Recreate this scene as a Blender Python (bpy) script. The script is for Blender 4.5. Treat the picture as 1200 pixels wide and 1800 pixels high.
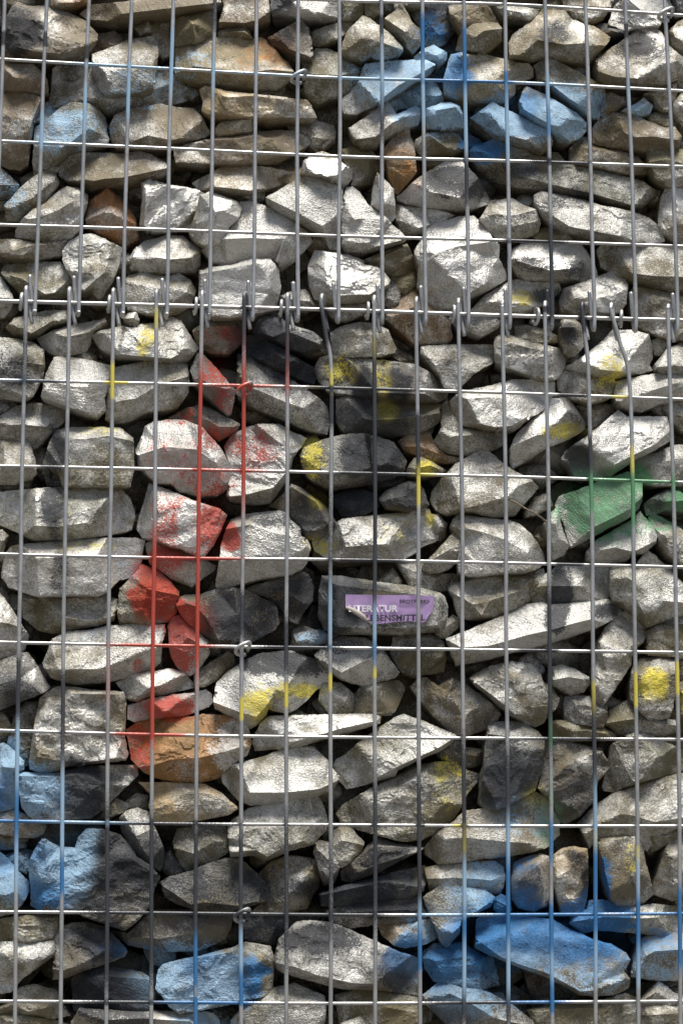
import bpy, bmesh, math, random
import numpy as np
from mathutils import Vector, Matrix, noise
from mathutils.geometry import delaunay_2d_cdt

for o in list(bpy.data.objects):
    bpy.data.objects.remove(o)
S = bpy.context.scene
COL = S.collection
random.seed(7)
R = math.radians

# ------------------------------------------------------------------ camera
# pose solved from the 50 x 100 mm wire grid; wire plane is y = 0
GZ = 1.21                                   # ground level is z = 0, lowest wire in view at GZ
F = 4000.0
def _rot(a, b, c):
    ca, sa, cb, sb, cc, sc = math.cos(a), math.sin(a), math.cos(b), math.sin(b), math.cos(c), math.sin(c)
    return (Matrix(((cb, -sb, 0), (sb, cb, 0), (0, 0, 1))) @ Matrix(((1, 0, 0), (0, ca, -sa), (0, sa, ca)))
            @ Matrix(((cc, 0, sc), (0, 1, 0), (-sc, 0, cc))))
CR = _rot(0.1836, -0.104, -0.0007)
CP = Vector((0.0947, -2.5599, 0.0775 + GZ))
cam = bpy.data.cameras.new('camera')
cam.sensor_fit = 'VERTICAL'; cam.sensor_height = 36.0; cam.lens = F / 1800 * 36
cam.clip_start = 0.05; cam.clip_end = 500
co = bpy.data.objects.new('camera', cam); COL.objects.link(co)
m = Matrix.Identity(4)
for i in range(3):
    m[i][0] = CR[i][0]; m[i][1] = CR[i][2]; m[i][2] = -CR[i][1]; m[i][3] = CP[i]
co.matrix_world = m
S.camera = co

# ------------------------------------------------------------------ light
SUN_EL, SUN_AZ = 75.0, 18.0                 # azimuth measured from straight in front of the wall, to the right
w = bpy.data.worlds.new('World'); S.world = w; w.use_nodes = True
nt = w.node_tree; nt.nodes.clear()
sky = nt.nodes.new('ShaderNodeTexSky'); sky.sky_type = 'NISHITA'; sky.sun_disc = False
sky.sun_elevation = R(SUN_EL); sky.sun_rotation = R(180 - SUN_AZ)
sky.air_density = 1.0; sky.dust_density = 3.0; sky.ozone_density = 1.0
bg = nt.nodes.new('ShaderNodeBackground'); bg.inputs['Strength'].default_value = 0.066
wo = nt.nodes.new('ShaderNodeOutputWorld')
nt.links.new(sky.outputs[0], bg.inputs[0]); nt.links.new(bg.outputs[0], wo.inputs[0])
sl = bpy.data.lights.new('sun', 'SUN'); sl.energy = 4.4; sl.angle = R(24); sl.color = (1, .972, .92)
so = bpy.data.objects.new('sun', sl); COL.objects.link(so)
sd = Vector((math.sin(R(SUN_AZ)) * math.cos(R(SUN_EL)), -math.cos(R(SUN_AZ)) * math.cos(R(SUN_EL)), math.sin(R(SUN_EL))))
so.rotation_euler = sd.to_track_quat('Z', 'Y').to_euler()
so.location = (0, -3, 6)
S.view_settings.view_transform = 'Standard'; S.view_settings.look = 'None'
S.view_settings.exposure = 0.57; S.view_settings.gamma = 1.0
S.view_settings.use_curve_mapping = False
S.cycles.max_bounces = 5; S.cycles.diffuse_bounces = 3; S.cycles.glossy_bounces = 2
S.render.resolution_x = 682; S.render.resolution_y = 1024

# ------------------------------------------------------------------ helpers
PX = 0.00064                                # metres per photo pixel at the wire plane
def at(u, v, depth):
    """photo pixel -> point on the vertical plane lying `depth` metres behind the wire"""
    d = CR @ Vector(((u - 600) / F, 1, -(v - 900) / F))
    t = (depth - CP.y) / d.y
    return CP + d * t
def project(p):
    q = CR.transposed() @ (p - CP)
    return 600 + F * q.x / q.y, 900 - F * q.z / q.y
def link(name, me, parent=None, mat=None):
    o = bpy.data.objects.new(name, me); COL.objects.link(o)
    if parent is not None:
        o.parent = parent; o.matrix_parent_inverse = Matrix.Translation(-parent.location)
    if mat is not None and me is not None:
        me.materials.append(mat)
    return o
def empty(name, loc, label, cat, group=None):
    o = bpy.data.objects.new(name, None); COL.objects.link(o); o.location = loc
    o.empty_display_size = .1
    o['label'] = label; o['category'] = cat
    if group: o['group'] = group
    return o

RGB = dict(LB=(.30, .46, .61), BL=(.022, .155, .37), RD=(.45, .05, .026), YE=(.68, .57, .08), GR=(.095, .27, .125),
           BK=(.026, .029, .037), OR=(.46, .20, .05), SV=(.58, .57, .54))
def blobs(txt):
    out = []
    for ln in txt.strip().splitlines():
        p = ln.split()
        if len(p) != 6 or p[0] == '#': continue
        out.append((p[0], *map(float, p[1:])))
    return out
def spray(P, bl):
    """paint the spray cans left on the wall: colour and coverage for each (u, v)"""
    col = np.zeros((len(P), 3)); a = np.zeros(len(P))
    lo, hi = P.min(0), P.max(0)
    for c, x, y, rx, ry, s in bl:
        if x + rx * 1.5 < lo[0] or x - rx * 1.5 > hi[0] or y + ry * 1.5 < lo[1] or y - ry * 1.5 > hi[1]: continue
        q = ((P[:, 0] - x) / rx) ** 2 + ((P[:, 1] - y) / ry) ** 2
        k = np.clip((s * 1.25 if c == 'BK' else s if c != 'YE' or s > 1 else s * .8) * 1.1 * np.exp(-q * q * (1.1 if c != 'YE' else 1.8)), 0, 1)
        na = k + a * (1 - k)
        f = np.where(na > 1e-5, k / np.maximum(na, 1e-5), 0)[:, None]
        col = col * (1 - f) + np.array(RGB[c]) * f
        a = na
    return col, a

# ------------------------------------------------------------------ materials
def nodes(name):
    mt = bpy.data.materials.new(name); mt.use_nodes = True
    t = mt.node_tree; t.nodes.clear()
    out = t.nodes.new('ShaderNodeOutputMaterial'); b = t.nodes.new('ShaderNodeBsdfPrincipled')
    t.links.new(b.outputs[0], out.inputs[0])
    def N(kind, **kw):
        n = t.nodes.new(kind)
        for k, v in kw.items():
            if k == 'ins':
                for i, x in v.items():
                    if hasattr(x, 'is_linked') or isinstance(x, bpy.types.NodeSocket): t.links.new(x, n.inputs[i])
                    else: n.inputs[i].default_value = x
            else: setattr(n, k, v)
        return n
    def put(i, x):
        if isinstance(x, bpy.types.NodeSocket): t.links.new(x, b.inputs[i])
        else: b.inputs[i].default_value = x
    return mt, t, N, put
def mathn(N, op, a, b=0.0, clamp=False):
    n = N('ShaderNodeMath', operation=op, ins={0: a, 1: b}); n.use_clamp = clamp
    return n.outputs[0]
def mix(N, f, a, b):
    n = N('ShaderNodeMix', data_type='RGBA', ins={0: f, 6: a, 7: b})
    return n.outputs[2]
def ramp(N, f, lo, hi):
    return N('ShaderNodeMapRange', ins={0: f, 1: lo, 2: hi, 3: 0.0, 4: 1.0}).outputs[0]

def stone_material():
    mt, t, N, put = nodes('sprayed_quarry_stone')
    geo = N('ShaderNodeNewGeometry'); pos = geo.outputs['Position']
    base = N('ShaderNodeVertexColor', layer_name='base'); paint = N('ShaderNodeVertexColor', layer_name='paint')
    def ns(scale, det=3.0, rough=.6, dist=0.0):
        return N('ShaderNodeTexNoise', ins={'Vector': pos, 'Scale': scale, 'Detail': det, 'Roughness': rough, 'Distortion': dist}).outputs[0]
    rnd = N('ShaderNodeObjectInfo').outputs['Random']
    midn = N('ShaderNodeTexNoise', ins={'Vector': pos, 'Scale': 60.0, 'Detail': 3.5, 'Roughness': .68})
    mid = midn.outputs[0]; fine = ns(480, 2.5, .7)
    turned = N('ShaderNodeVectorRotate', rotation_type='AXIS_ANGLE', ins={'Vector': pos, 'Axis': (.3, .9, .25), 'Angle': mathn(N, 'MULTIPLY', rnd, 3.1)}).outputs[0]
    warp = N('ShaderNodeVectorMath', operation='ADD', ins={0: pos, 1: N('ShaderNodeVectorMath', operation='SCALE', ins={0: midn.outputs[1], 3: .035}).outputs[0]}).outputs[0]
    cell = N('ShaderNodeTexVoronoi', feature='DISTANCE_TO_EDGE', ins={'Vector': warp, 'Scale': 19.0}).outputs[0]
    crack = mathn(N, 'MULTIPLY', ramp(N, cell, .018, .003), ramp(N, mid, .48, .60))
    # bedding planes: noise squeezed along one direction
    mp = N('ShaderNodeMapping', ins={0: turned, 3: (30, 45, 190)})
    bed = N('ShaderNodeTexNoise', ins={'Vector': mp.outputs[0], 'Scale': 1.0, 'Detail': 3.0, 'Roughness': .65}).outputs[0]
    # natural stone
    v = mathn(N, 'ADD', mathn(N, 'MULTIPLY', mid, .9), mathn(N, 'MULTIPLY', fine, .75))
    v = mathn(N, 'ADD', v, mathn(N, 'MULTIPLY', bed, .35))
    var = N('ShaderNodeMapRange', ins={0: v, 1: .65, 2: 1.35, 3: .58, 4: 1.45}).outputs[0]
    nat = N('ShaderNodeVectorMath', operation='SCALE', ins={0: base.outputs[0], 3: var}).outputs[0]
    stain = ns(17, 3, .65)
    warm = mix(N, mathn(N, 'MULTIPLY', ramp(N, stain, .52, .66), .55), nat, (.185, .145, .07, 1))
    dirt = mix(N, mathn(N, 'MULTIPLY', ramp(N, stain, .47, .36), .5), warm, (.10, .092, .045, 1))
    dirt = mix(N, mathn(N, 'MULTIPLY', crack, .8), dirt, (.03, .028, .022, 1))
    # silver overspray, thin over the rough and the stained parts
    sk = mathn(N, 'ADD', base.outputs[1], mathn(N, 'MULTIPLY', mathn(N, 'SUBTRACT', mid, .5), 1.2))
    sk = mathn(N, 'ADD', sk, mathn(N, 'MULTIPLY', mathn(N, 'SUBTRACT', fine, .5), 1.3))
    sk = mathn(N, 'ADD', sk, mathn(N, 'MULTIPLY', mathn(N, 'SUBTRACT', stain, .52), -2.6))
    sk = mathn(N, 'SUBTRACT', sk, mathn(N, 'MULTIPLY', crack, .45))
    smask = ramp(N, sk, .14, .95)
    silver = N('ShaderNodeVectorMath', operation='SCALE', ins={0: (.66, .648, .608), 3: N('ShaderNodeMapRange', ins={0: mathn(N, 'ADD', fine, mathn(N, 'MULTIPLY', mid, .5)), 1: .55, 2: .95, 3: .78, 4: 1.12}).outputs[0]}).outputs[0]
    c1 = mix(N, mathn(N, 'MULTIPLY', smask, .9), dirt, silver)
    # colour spray with flaked, speckled edges
    pk = mathn(N, 'ADD', paint.outputs[1], mathn(N, 'MULTIPLY', mathn(N, 'SUBTRACT', mid, .5), 1.7))
    pk = mathn(N, 'ADD', pk, mathn(N, 'MULTIPLY', mathn(N, 'SUBTRACT', fine, .5), 1.9))
    pmask = mathn(N, 'MULTIPLY', ramp(N, pk, .36, .72), ramp(N, paint.outputs[1], .02, .25))
    pc = N('ShaderNodeVectorMath', operation='SCALE', ins={0: paint.outputs[0], 3: N('ShaderNodeMapRange', ins={0: v, 1: .65, 2: 1.35, 3: .6, 4: 1.35}).outputs[0]}).outputs[0]
    c2 = mix(N, mathn(N, 'MULTIPLY', pmask, .88), c1, pc)
    put('Base Color', c2)
    put('Metallic', mathn(N, 'MULTIPLY', mathn(N, 'MULTIPLY', smask, .5), mathn(N, 'SUBTRACT', 1.0, pmask)))
    put('Roughness', N('ShaderNodeMapRange', ins={0: mathn(N, 'ADD', fine, mathn(N, 'ADD', mathn(N, 'MULTIPLY', smask, -.3), mathn(N, 'MULTIPLY', pmask, .3))), 1: .1, 2: .75, 3: .40, 4: .8}).outputs[0])
    put('Specular IOR Level', N('ShaderNodeMapRange', ins={0: pmask, 1: 0.0, 2: 1.0, 3: .45, 4: .2}).outputs[0])
    h = mathn(N, 'ADD', mathn(N, 'MULTIPLY', mid, .55), mathn(N, 'MULTIPLY', fine, .72))
    h = mathn(N, 'ADD', h, mathn(N, 'MULTIPLY', bed, 1.1))
    bp = N('ShaderNodeBump', ins={'Strength': N('ShaderNodeMapRange', ins={0: rnd, 1: 0.0, 2: 1.0, 3: .22, 4: .62}).outputs[0], 'Distance': .004, 'Height': h})
    put('Normal', bp.outputs[0])
    return mt
def wire_material():
    mt, t, N, put = nodes('galvanised_wire_with_overspray')
    pos = N('ShaderNodeNewGeometry').outputs['Position']
    paint = N('ShaderNodeVertexColor', layer_name='paint')
    f = N('ShaderNodeTexNoise', ins={'Vector': pos, 'Scale': 600.0, 'Detail': 4.0}).outputs[0]
    g = N('ShaderNodeTexNoise', ins={'Vector': pos, 'Scale': 45.0, 'Detail': 4.0}).outputs[0]
    zinc = mix(N, ramp(N, g, .35, .7), (.40, .40, .395, 1), (.58, .58, .57, 1))
    zinc = mix(N, mathn(N, 'MULTIPLY', ramp(N, f, .60, .72), .5), zinc, (.16, .14, .12, 1))
    zinc = mix(N, mathn(N, 'MULTIPLY', ramp(N, g, .60, .74), .55), zinc, (.24, .15, .09, 1))
    k = mathn(N, 'ADD', paint.outputs[1], mathn(N, 'MULTIPLY', mathn(N, 'SUBTRACT', f, .5), 1.1))
    pm = mathn(N, 'MULTIPLY', ramp(N, k, .2, .7), ramp(N, paint.outputs[1], .02, .15))
    put('Base Color', mix(N, mathn(N, 'MULTIPLY', pm, .95), zinc, paint.outputs[0]))
    put('Metallic', mathn(N, 'MULTIPLY', mathn(N, 'SUBTRACT', 1.0, pm), .6))
    put('Roughness', N('ShaderNodeMapRange', ins={0: f, 1: .3, 2: .7, 3: .30, 4: .5}).outputs[0])
    put('Normal', N('ShaderNodeBump', ins={'Strength': .3, 'Distance': .0006, 'Height': f}).outputs[0])
    return mt
def plain(name, col, rough=.9, scale=30.0, amt=.35):
    mt, t, N, put = nodes(name)
    pos = N('ShaderNodeNewGeometry').outputs['Position']
    f = N('ShaderNodeTexNoise', ins={'Vector': pos, 'Scale': scale, 'Detail': 6.0, 'Roughness': .65}).outputs[0]
    d = tuple(c * (1 - amt) for c in col) + (1,); l = tuple(min(1, c * (1 + amt)) for c in col) + (1,)
    put('Base Color', mix(N, ramp(N, f, .3, .7), d, l)); put('Roughness', rough)
    put('Normal', N('ShaderNodeBump', ins={'Strength': .4, 'Distance': .01, 'Height': f}).outputs[0])
    return mt
M_STONE = stone_material(); M_WIRE = wire_material()
M_GROUND = plain('gravel_path', (.13, .12, .105), .95, 60)
M_EARTH = plain('dark_backfill_earth', (.035, .03, .025), .95, 25)

TONE = dict(S=((.29, .275, .23), .92), G=((.20, .185, .14), .64), W=((.19, .165, .10), .36), B=((.215, .175, .12), .22),
            O=((.42, .215, .08), .10), C=((.44, .345, .19), .14), P=((.46, .235, .095), .06), D=((.06, .063, .068), .2))

# traced stones: tone depth | outline | ridge height: ridge line | ... | label   (photo pixels)
STONES = """
B 40|27,1 50,10 82,10 117,20 152,37 172,60 172,70 160,88 147,100 105,106 50,103 15,100 5,92 4,62 12,27|24:20,80 60,90 110,95 150,80|24:60,35 120,45|big brown stone with a dark sooty left flank
OB 55|88,-15 160,-15 160,3 130,12 108,17 92,12 88,0|12:92,5 130,4
B 45|140,25 160,8 225,2 300,-12 390,-12 388,8 370,14 330,20 300,24 240,33 190,37 155,34|14:145,26 200,26 300,14 385,4
BW 90|250,28 305,26 306,95 285,104 262,80|10:270,60 290,60
W 45|305,33 330,25 372,15 380,22 380,60 365,72 345,75 310,82 303,80|22:308,42 325,29 338,42 345,72
G 24|162,95 190,85 225,70 270,62 279,75 278,105 271,155 255,160 207,164 185,165 172,155 162,122|28:165,121 190,120 228,106 266,97 272,70|25:266,97 269,150
G 62|92,122 100,116 160,114 240,112 300,125 320,140 334,160 330,178 305,184 280,192 230,202 190,204 150,194 110,190 88,195 86,175 90,160|22:92,163 125,169 175,173 240,177 300,178 328,176
B 50|5,113 40,112 58,112 72,124 84,140 86,165 70,166 50,160 8,158|20:7,130 30,137 48,133 58,114|18:48,133 50,152
B 45|3,165 30,160 60,165 73,172 70,195 62,210 55,255 50,290 35,300 15,297 2,290 0,230 -5,200|26:71,174 57,212 46,247 38,290
G 28|57,285 60,250 62,225 80,210 110,187 127,178 155,182 170,187 185,205 189,222 188,232 193,245 190,252 150,258 125,265 105,285 85,297 60,300|25:60,283 85,272 125,250 150,230 172,215 186,208|rough stone sprayed pale blue
B 40|192,225 200,203 225,192 255,186 285,182 310,188 340,190 355,205 370,235 360,242 330,248 302,258 285,264 240,264 205,262 195,245|20:195,232 230,250 260,238 300,246 345,238
BG 32|105,290 120,270 128,264 150,268 180,268 215,270 245,265 265,270 290,285 300,294 298,304 270,320 225,327 160,330 125,322 103,308|25:104,306 125,306 140,314 165,318 185,314 215,312 250,305 298,296
B 50|390,-10 470,-10 474,10 475,38 462,42 440,48 415,47 385,48 386,35 393,10|14:388,38 430,40 472,30
S 42|475,-10 593,-10 593,32 575,34 550,34 525,32 480,31 476,20|20:510,-5 525,20 545,24 592,22
W 58|383,57 395,49 430,45 437,52 444,67 425,70 400,68 384,66|12:385,58 430,56 442,65
CG 35|307,86 330,78 357,73 368,65 412,64 437,68 450,68 460,65 475,75 485,88 515,122 515,130 505,147 485,160 440,156 360,148 308,132|25:308,108 340,116 375,120 440,128 475,122 514,126|large pale stone with ochre bloom
BD 45|470,66 517,40 530,35 542,48 549,75 550,100 548,110 525,103 507,92 480,80|14:474,68 508,86 546,100
W 75|548,55 575,45 600,37 620,38 622,43 610,57 590,70 560,82 550,80|10:552,60 590,50
WG 58|530,105 555,85 575,85 600,95 620,105 633,120 632,140 620,160 605,170 580,175 560,183 548,182 535,165|20:533,128 560,131 600,132 631,125
WC 30|350,157 360,151 372,152 400,160 450,165 540,175 547,185 557,207 515,207 450,206 400,202 365,200 354,195 357,180|14:354,160 375,163 400,171 445,168 540,180
WC 45|378,225 390,214 415,208 440,207 446,212 444,230 420,233 385,240 378,235|12:380,222 410,214 440,210
B 38|305,262 330,252 378,242 450,232 485,229 520,230 540,242 547,250 540,258 525,265 500,275 430,287 375,288 308,285|24:378,246 420,244 450,237 470,244 500,251 540,257
BD 92|495,215 540,210 560,225 590,250 570,265 545,255 520,240|10:520,225 560,240
W 80|598,-8 640,-8 640,12 638,30 620,38 600,35|10:605,10 630,10
W 70|640,-5 665,-5 667,25 655,33 642,28|10:652,0 655,28
GW 26|637,27 650,32 668,45 687,60 707,82 709,89 697,98 682,105 667,106 652,100 637,108 615,100 600,88 602,75 610,55|22:604,76 640,67 650,82 670,74 705,87
GW 42|675,32 695,18 690,3 705,3 712,15 725,40 738,50 739,80 725,95 712,80 695,60 682,45|20:677,34 712,56 726,48
D 82|705,5 785,5 790,30 795,60 785,75 770,84 755,84 740,82 735,45 720,25|12:745,30 770,60
G 48|727,100 745,85 762,79 785,92 785,105 772,115 760,108 745,112 728,105|12:732,101 760,96 783,100
W 58|787,10 820,3 855,7 868,25 877,42 870,50 820,47 810,57 800,40 790,25|16:790,15 830,16 853,11
GW 30|817,47 827,38 850,37 875,41 882,50 882,72 865,85 850,96 815,91 800,88 805,67|24:822,88 835,65 850,54 880,52
GC 38|792,95 810,91 850,95 885,103 905,108 928,112 937,120 938,135 925,142 905,150 905,165 890,180 850,182 800,175 780,165 778,140 785,115|20:780,141 802,141 880,141 932,138|18:802,141 811,97|long block, blue on the left and ochre on the right
G 26|635,125 642,112 682,107 720,105 750,105 765,112 760,125 742,135 712,155 682,175 650,190 625,202 605,200 595,178 615,162 630,142|20:598,195 625,190 665,178 700,150 740,128 762,115
D 60|695,172 715,160 740,145 755,138 765,145 778,165 780,180 760,190 735,190 700,192 696,182|16:700,184 750,166 776,172
G 30|612,225 632,212 657,195 682,177 697,200 705,197 730,185 738,190 740,207 735,220 710,225 682,240 662,257 637,260 625,250|20:618,246 660,240 690,215 735,196
G 32|748,190 775,181 792,179 808,186 813,200 815,225 790,228 750,226 747,205|18:757,224 766,194 800,188 808,222
W 48|730,245 750,232 775,230 790,232 805,235 815,250 815,260 795,272 770,272 740,275 728,262|16:752,236 785,260 812,256
BO 42|675,260 690,240 710,227 720,227 722,240 728,252 730,275 732,303 712,327 700,342 695,340 685,317|20:677,278 700,264 728,276|brown stone with an orange lower end
W 70|600,262 620,257 655,262 662,275 660,300 655,325 630,328 617,325 620,300 605,285|12:610,275 655,275
G 26|826,207 840,197 865,178 885,190 900,197 935,215 960,227 970,240 971,255 962,265 950,270 925,258 900,247 870,235 840,217|20:830,209 850,216 885,235 900,240 935,248 968,242|wedge of stone sprayed blue
WD 50|822,268 832,256 850,252 865,243 885,248 910,258 940,272 980,282 1040,297 1090,308 1130,318 1152,335 1150,345 1130,365 1108,370 1080,365 1040,350 1000,345 960,338 930,332 900,328 860,320 840,300|20:850,285 900,305 960,322 1040,340 1115,362 1140,340 1150,330
G 52|868,12 893,8 948,16 944,25 930,37 915,30 880,26|12:872,14 930,24
WB 25|893,75 900,60 915,50 945,25 952,17 992,17 1007,32 1025,42 1042,45 1072,65 1070,73 1050,95 1035,112 1000,110 982,107 962,100 935,107 905,105 895,95|28:896,92 912,97 945,70 990,78 1035,75 1070,70
W 60|985,-10 1080,-10 1075,10 1068,20 1060,35 1040,42 1010,32 990,14|15:988,8 1070,12
S 52|1078,10 1100,-10 1172,-12 1182,15 1165,22 1160,45 1100,55 1068,42|22:1100,-4 1125,17 1178,16
D 80|1178,-10 1215,-10 1215,28 1185,32|8:1190,5 1205,15
D 55|1045,45 1062,40 1075,45 1098,50 1105,58 1095,65 1078,68 1065,60|10:1050,47 1090,58
BG 24|1047,105 1072,85 1105,62 1127,42 1147,45 1162,57 1175,80 1200,100 1215,115 1212,135 1190,140 1165,150 1130,152 1095,150 1065,150 1048,143 1046,120|25:1050,125 1080,135 1120,138 1160,125 1210,120
W 55|1174,55 1190,38 1215,25 1215,95 1200,95 1180,80|15:1178,60 1195,70 1212,85
WG 38|937,115 962,99 995,115 1027,132 1060,150 1064,162 1056,190 1053,212 1040,208 1012,190 987,172 965,150 945,140|20:942,130 968,148 1000,173 1030,193 1052,204
G 22|920,155 925,152 957,165 982,180 1015,200 1030,215 1030,230 1020,242 1000,251 982,245 962,225 937,215 915,195 912,175|22:920,192 945,207 970,220 1000,236 1028,226|oblong stone sprayed pale blue
W 60|1055,190 1062,165 1075,162 1095,172 1100,182 1085,195 1065,205 1055,207|10:1058,188 1085,183
G 45|1090,195 1110,185 1132,172 1147,185 1142,200 1125,205 1105,202|10:1110,192 1140,188
W 62|1130,165 1160,150 1188,142 1190,160 1185,190 1170,197 1150,190 1145,172|12:1140,168 1165,168 1188,150
BG 33|1040,225 1050,212 1077,197 1112,202 1137,212 1170,225 1185,222 1197,240 1195,257 1175,270 1130,268 1080,260 1050,255 1040,250|20:1045,238 1075,212 1100,235 1115,241 1150,240 1190,246
W 72|1135,205 1150,197 1175,198 1195,208 1195,222 1170,226 1140,214|8:1150,205 1180,212
W 50|1182,178 1195,165 1215,160 1215,225 1195,222 1183,200|10:1195,185 1210,200
W 55|1000,260 1010,250 1035,255 1060,260 1090,265 1120,275 1135,290 1140,306 1110,308 1060,296 1020,288 1000,282|15:1008,256 1040,262 1090,270 1130,286
GW 40|1135,268 1155,257 1175,258 1215,265 1215,320 1180,332 1150,312 1138,290|15:1140,285 1170,280 1210,290
W 72|1186,138 1215,125 1215,168 1195,165|6:1200,140 1205,155
D 70|-10,300 0,292 15,305 35,325 30,340 15,350 -10,352|12:-5,325 20,325
W 70|57,285 62,275 80,275 105,285 105,300 90,312 75,308 60,308|8:70,290 95,295
GW 42|7,362 22,345 35,330 57,312 77,300 100,307 105,322 90,342 75,365 50,377 32,390 12,388|18:10,364 30,356 45,351 70,330 98,312
WG 28|27,405 37,387 58,368 80,357 95,342 117,327 140,330 155,342 155,357 147,380 140,405 125,420 92,425 62,424 27,417|20:38,389 70,382 100,371 140,346
WB 42|-10,420 30,420 62,425 107,422 125,418 122,437 107,450 70,455 25,455 -10,450|14:-8,428 25,440 60,430 115,430
W 40|2,480 8,465 50,459 107,460 120,480 131,497 130,512 110,522 75,527 45,526 25,505|22:5,481 40,490 80,517 120,510
G 45|-10,480 3,487 18,510 25,525 20,545 10,558 -10,560|15:-8,522 22,524
P 42|150,387 157,362 160,352 190,325 207,345 222,362 240,385 247,420 235,428 220,433 207,432 175,412 160,402 150,392|36:152,388 195,368 215,392 236,424|34:195,368 191,330|rust-brown pyramid-shaped stone
SW 22|110,440 120,425 140,412 162,410 185,420 215,435 212,460 200,492 180,525 172,525 160,512 147,515 135,500 117,475 110,457|22:147,511 170,490 195,470 213,440
S 33|247,320 255,317 265,315 300,325 325,328 345,332 360,340 345,370 335,400 320,405 290,408 260,405 245,395 250,350|16:258,320 253,402
G 40|225,455 235,440 252,425 295,412 320,415 335,425 352,437 353,465 345,480 320,480 280,484 250,482 230,477|20:230,461 255,462 275,452 300,456 345,452
GW 45|222,487 245,477 270,482 295,485 315,480 335,492 345,510 338,535 315,552 290,557 255,552 225,545 210,515|16:223,497 250,495 280,495 300,490 341,508
G 30|217,560 225,550 240,548 245,560 243,572 228,573|8:222,560 240,558
W 45|10,575 25,560 50,552 85,545 118,545 122,563 90,572 70,585 52,595 25,588|15:12,577 40,576 55,586 90,566
GC 37|337,322 377,300 395,288 445,290 475,295 517,302 515,312 490,327 460,335 442,342 400,342 375,338 350,334|20:340,323 378,328 400,330 440,335 490,322
S 20|332,405 345,370 352,342 367,337 382,340 420,355 426,365 420,382 405,397 390,427 375,432 362,438 345,427 332,410|18:353,345 378,372 368,434|16:378,372 424,366
GS 34|352,440 380,425 405,400 420,355 440,352 475,365 517,390 540,407 550,425 535,442 512,465 495,474 480,457 440,462 400,467 375,464|20:395,420 440,418 475,420 500,419 546,412|18:500,419 487,460
S 28|467,347 485,337 525,312 540,305 557,310 587,322 603,335 602,380 600,410 595,440 580,438 572,428 568,412 540,400 515,386 490,372 470,356|22:468,350 515,370 568,398 575,425
S 26|604,345 608,330 620,327 632,337 645,357 667,375 680,382 690,395 707,410 715,420 695,430 667,438 637,445 612,443 602,432 600,400|18:606,387 640,384 682,386|18:605,434 640,438 712,420
S 30|528,305 533,283 548,272 565,265 590,275 605,288 620,298 618,315 602,335 590,318 565,310 545,308|18:531,299 560,307 585,312 617,301
S 22|350,475 370,470 407,465 442,455 475,455 490,472 495,505 490,525 485,545 425,555 405,559 372,557 362,542 349,525|16:352,481 400,473 450,463 487,472|12:360,520 420,510 490,520
W 60|338,580 352,570 372,562 405,556 425,555 428,600 405,622 370,622 345,608|14:340,583 370,574 424,572
D 34|445,577 455,560 470,555 495,560 507,570 550,582 567,597 565,612 535,620 515,617 500,610 460,590 445,585|15:447,580 480,592 505,582 562,605
GW 55|493,520 510,512 535,508 545,515 555,537 540,548 500,550 492,535|12:497,524 545,530
S 22|540,470 552,440 565,440 600,447 615,448 637,457 641,465 665,470 677,480 686,493 685,502 660,519 652,527 615,532 590,532 565,532 552,525 543,500|20:554,443 556,500 562,517 600,519 650,517 682,500
W 65|570,535 600,530 645,530 645,550 610,567 590,562 575,550|8:580,540 630,540
S 28|652,360 655,330 662,302 670,308 692,332 696,380 690,388 680,395 667,372|16:663,306 672,360 684,390
S 26|697,345 707,338 725,320 750,302 782,283 812,284 840,312 862,352 860,360 825,369 800,371 747,364 715,358 698,352|26:708,340 750,336 800,346 825,355 860,353|triangular silver stone with a black sprayed peak
G 55|695,360 715,362 745,365 785,372 800,378 780,390 760,395 745,412 720,414 705,407 695,385|12:697,392 720,405 755,395
S 16|727,440 740,420 750,397 775,390 805,380 832,379 850,395 865,417 878,430 877,455 890,480 890,492 850,515 825,527 800,545 762,547 750,532 732,505 735,470 728,450|28:735,503 765,533 815,520 850,500 878,474 877,440|24:735,430 762,446 805,433 868,424|large bright silver boulder with a stepped face
GW 38|842,385 862,352 880,350 900,348 920,360 942,368 950,392 945,410 925,418 900,422 880,424 865,415 850,395|20:845,384 870,376 895,379 915,376 941,370
W 55|636,458 665,445 715,427 725,447 732,475 715,482 690,486 667,476|14:641,461 675,449 717,431
W 72|683,485 700,478 730,476 735,500 712,518 700,514|8:695,490 725,490
GD 60|675,500 690,485 704,512 702,530 682,548 672,528|8:685,500 690,525
WOW 48|678,548 710,512 732,496 740,510 750,530 775,548 790,560 795,595 785,605 725,605 710,590 690,572 676,560|16:690,545 735,532 790,566|rust-brown stone wedged behind the joint
WS 33|826,545 850,520 887,497 910,490 935,495 982,497 987,510 975,522 940,545 915,553 890,552 850,557 828,556|20:830,548 870,541 910,545 945,526 986,508
G 45|785,562 800,555 830,553 870,555 880,563 875,577 845,592 830,587 800,575|10:800,568 840,576 873,562
SW 22|937,342 952,334 987,342 1030,352 1055,360 1105,370 1140,382 1155,395 1166,412 1168,425 1150,428 1110,429 1075,424 1025,416 992,407 967,395 950,380 938,355|25:945,352 970,378 1000,398 1030,404 1075,412 1110,420 1164,420
SW 45|1155,395 1160,345 1170,328 1215,325 1215,430 1190,430 1165,414|18:1166,335 1165,395 1172,406 1213,406
W 60|935,412 950,400 975,398 1000,410 1010,427 970,430 940,428|8:950,410 990,415
S 26|897,440 915,428 962,425 1020,428 1030,440 1047,470 1050,485 1035,496 982,494 950,493 925,494 910,487 898,465|24:900,456 935,467 965,475 1000,472 1030,485 1048,481
GW 35|1047,440 1055,431 1112,430 1215,435 1215,512 1180,514 1140,505 1110,492 1075,482 1055,470|22:1050,448 1080,462 1110,480 1150,485 1213,487
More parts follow.
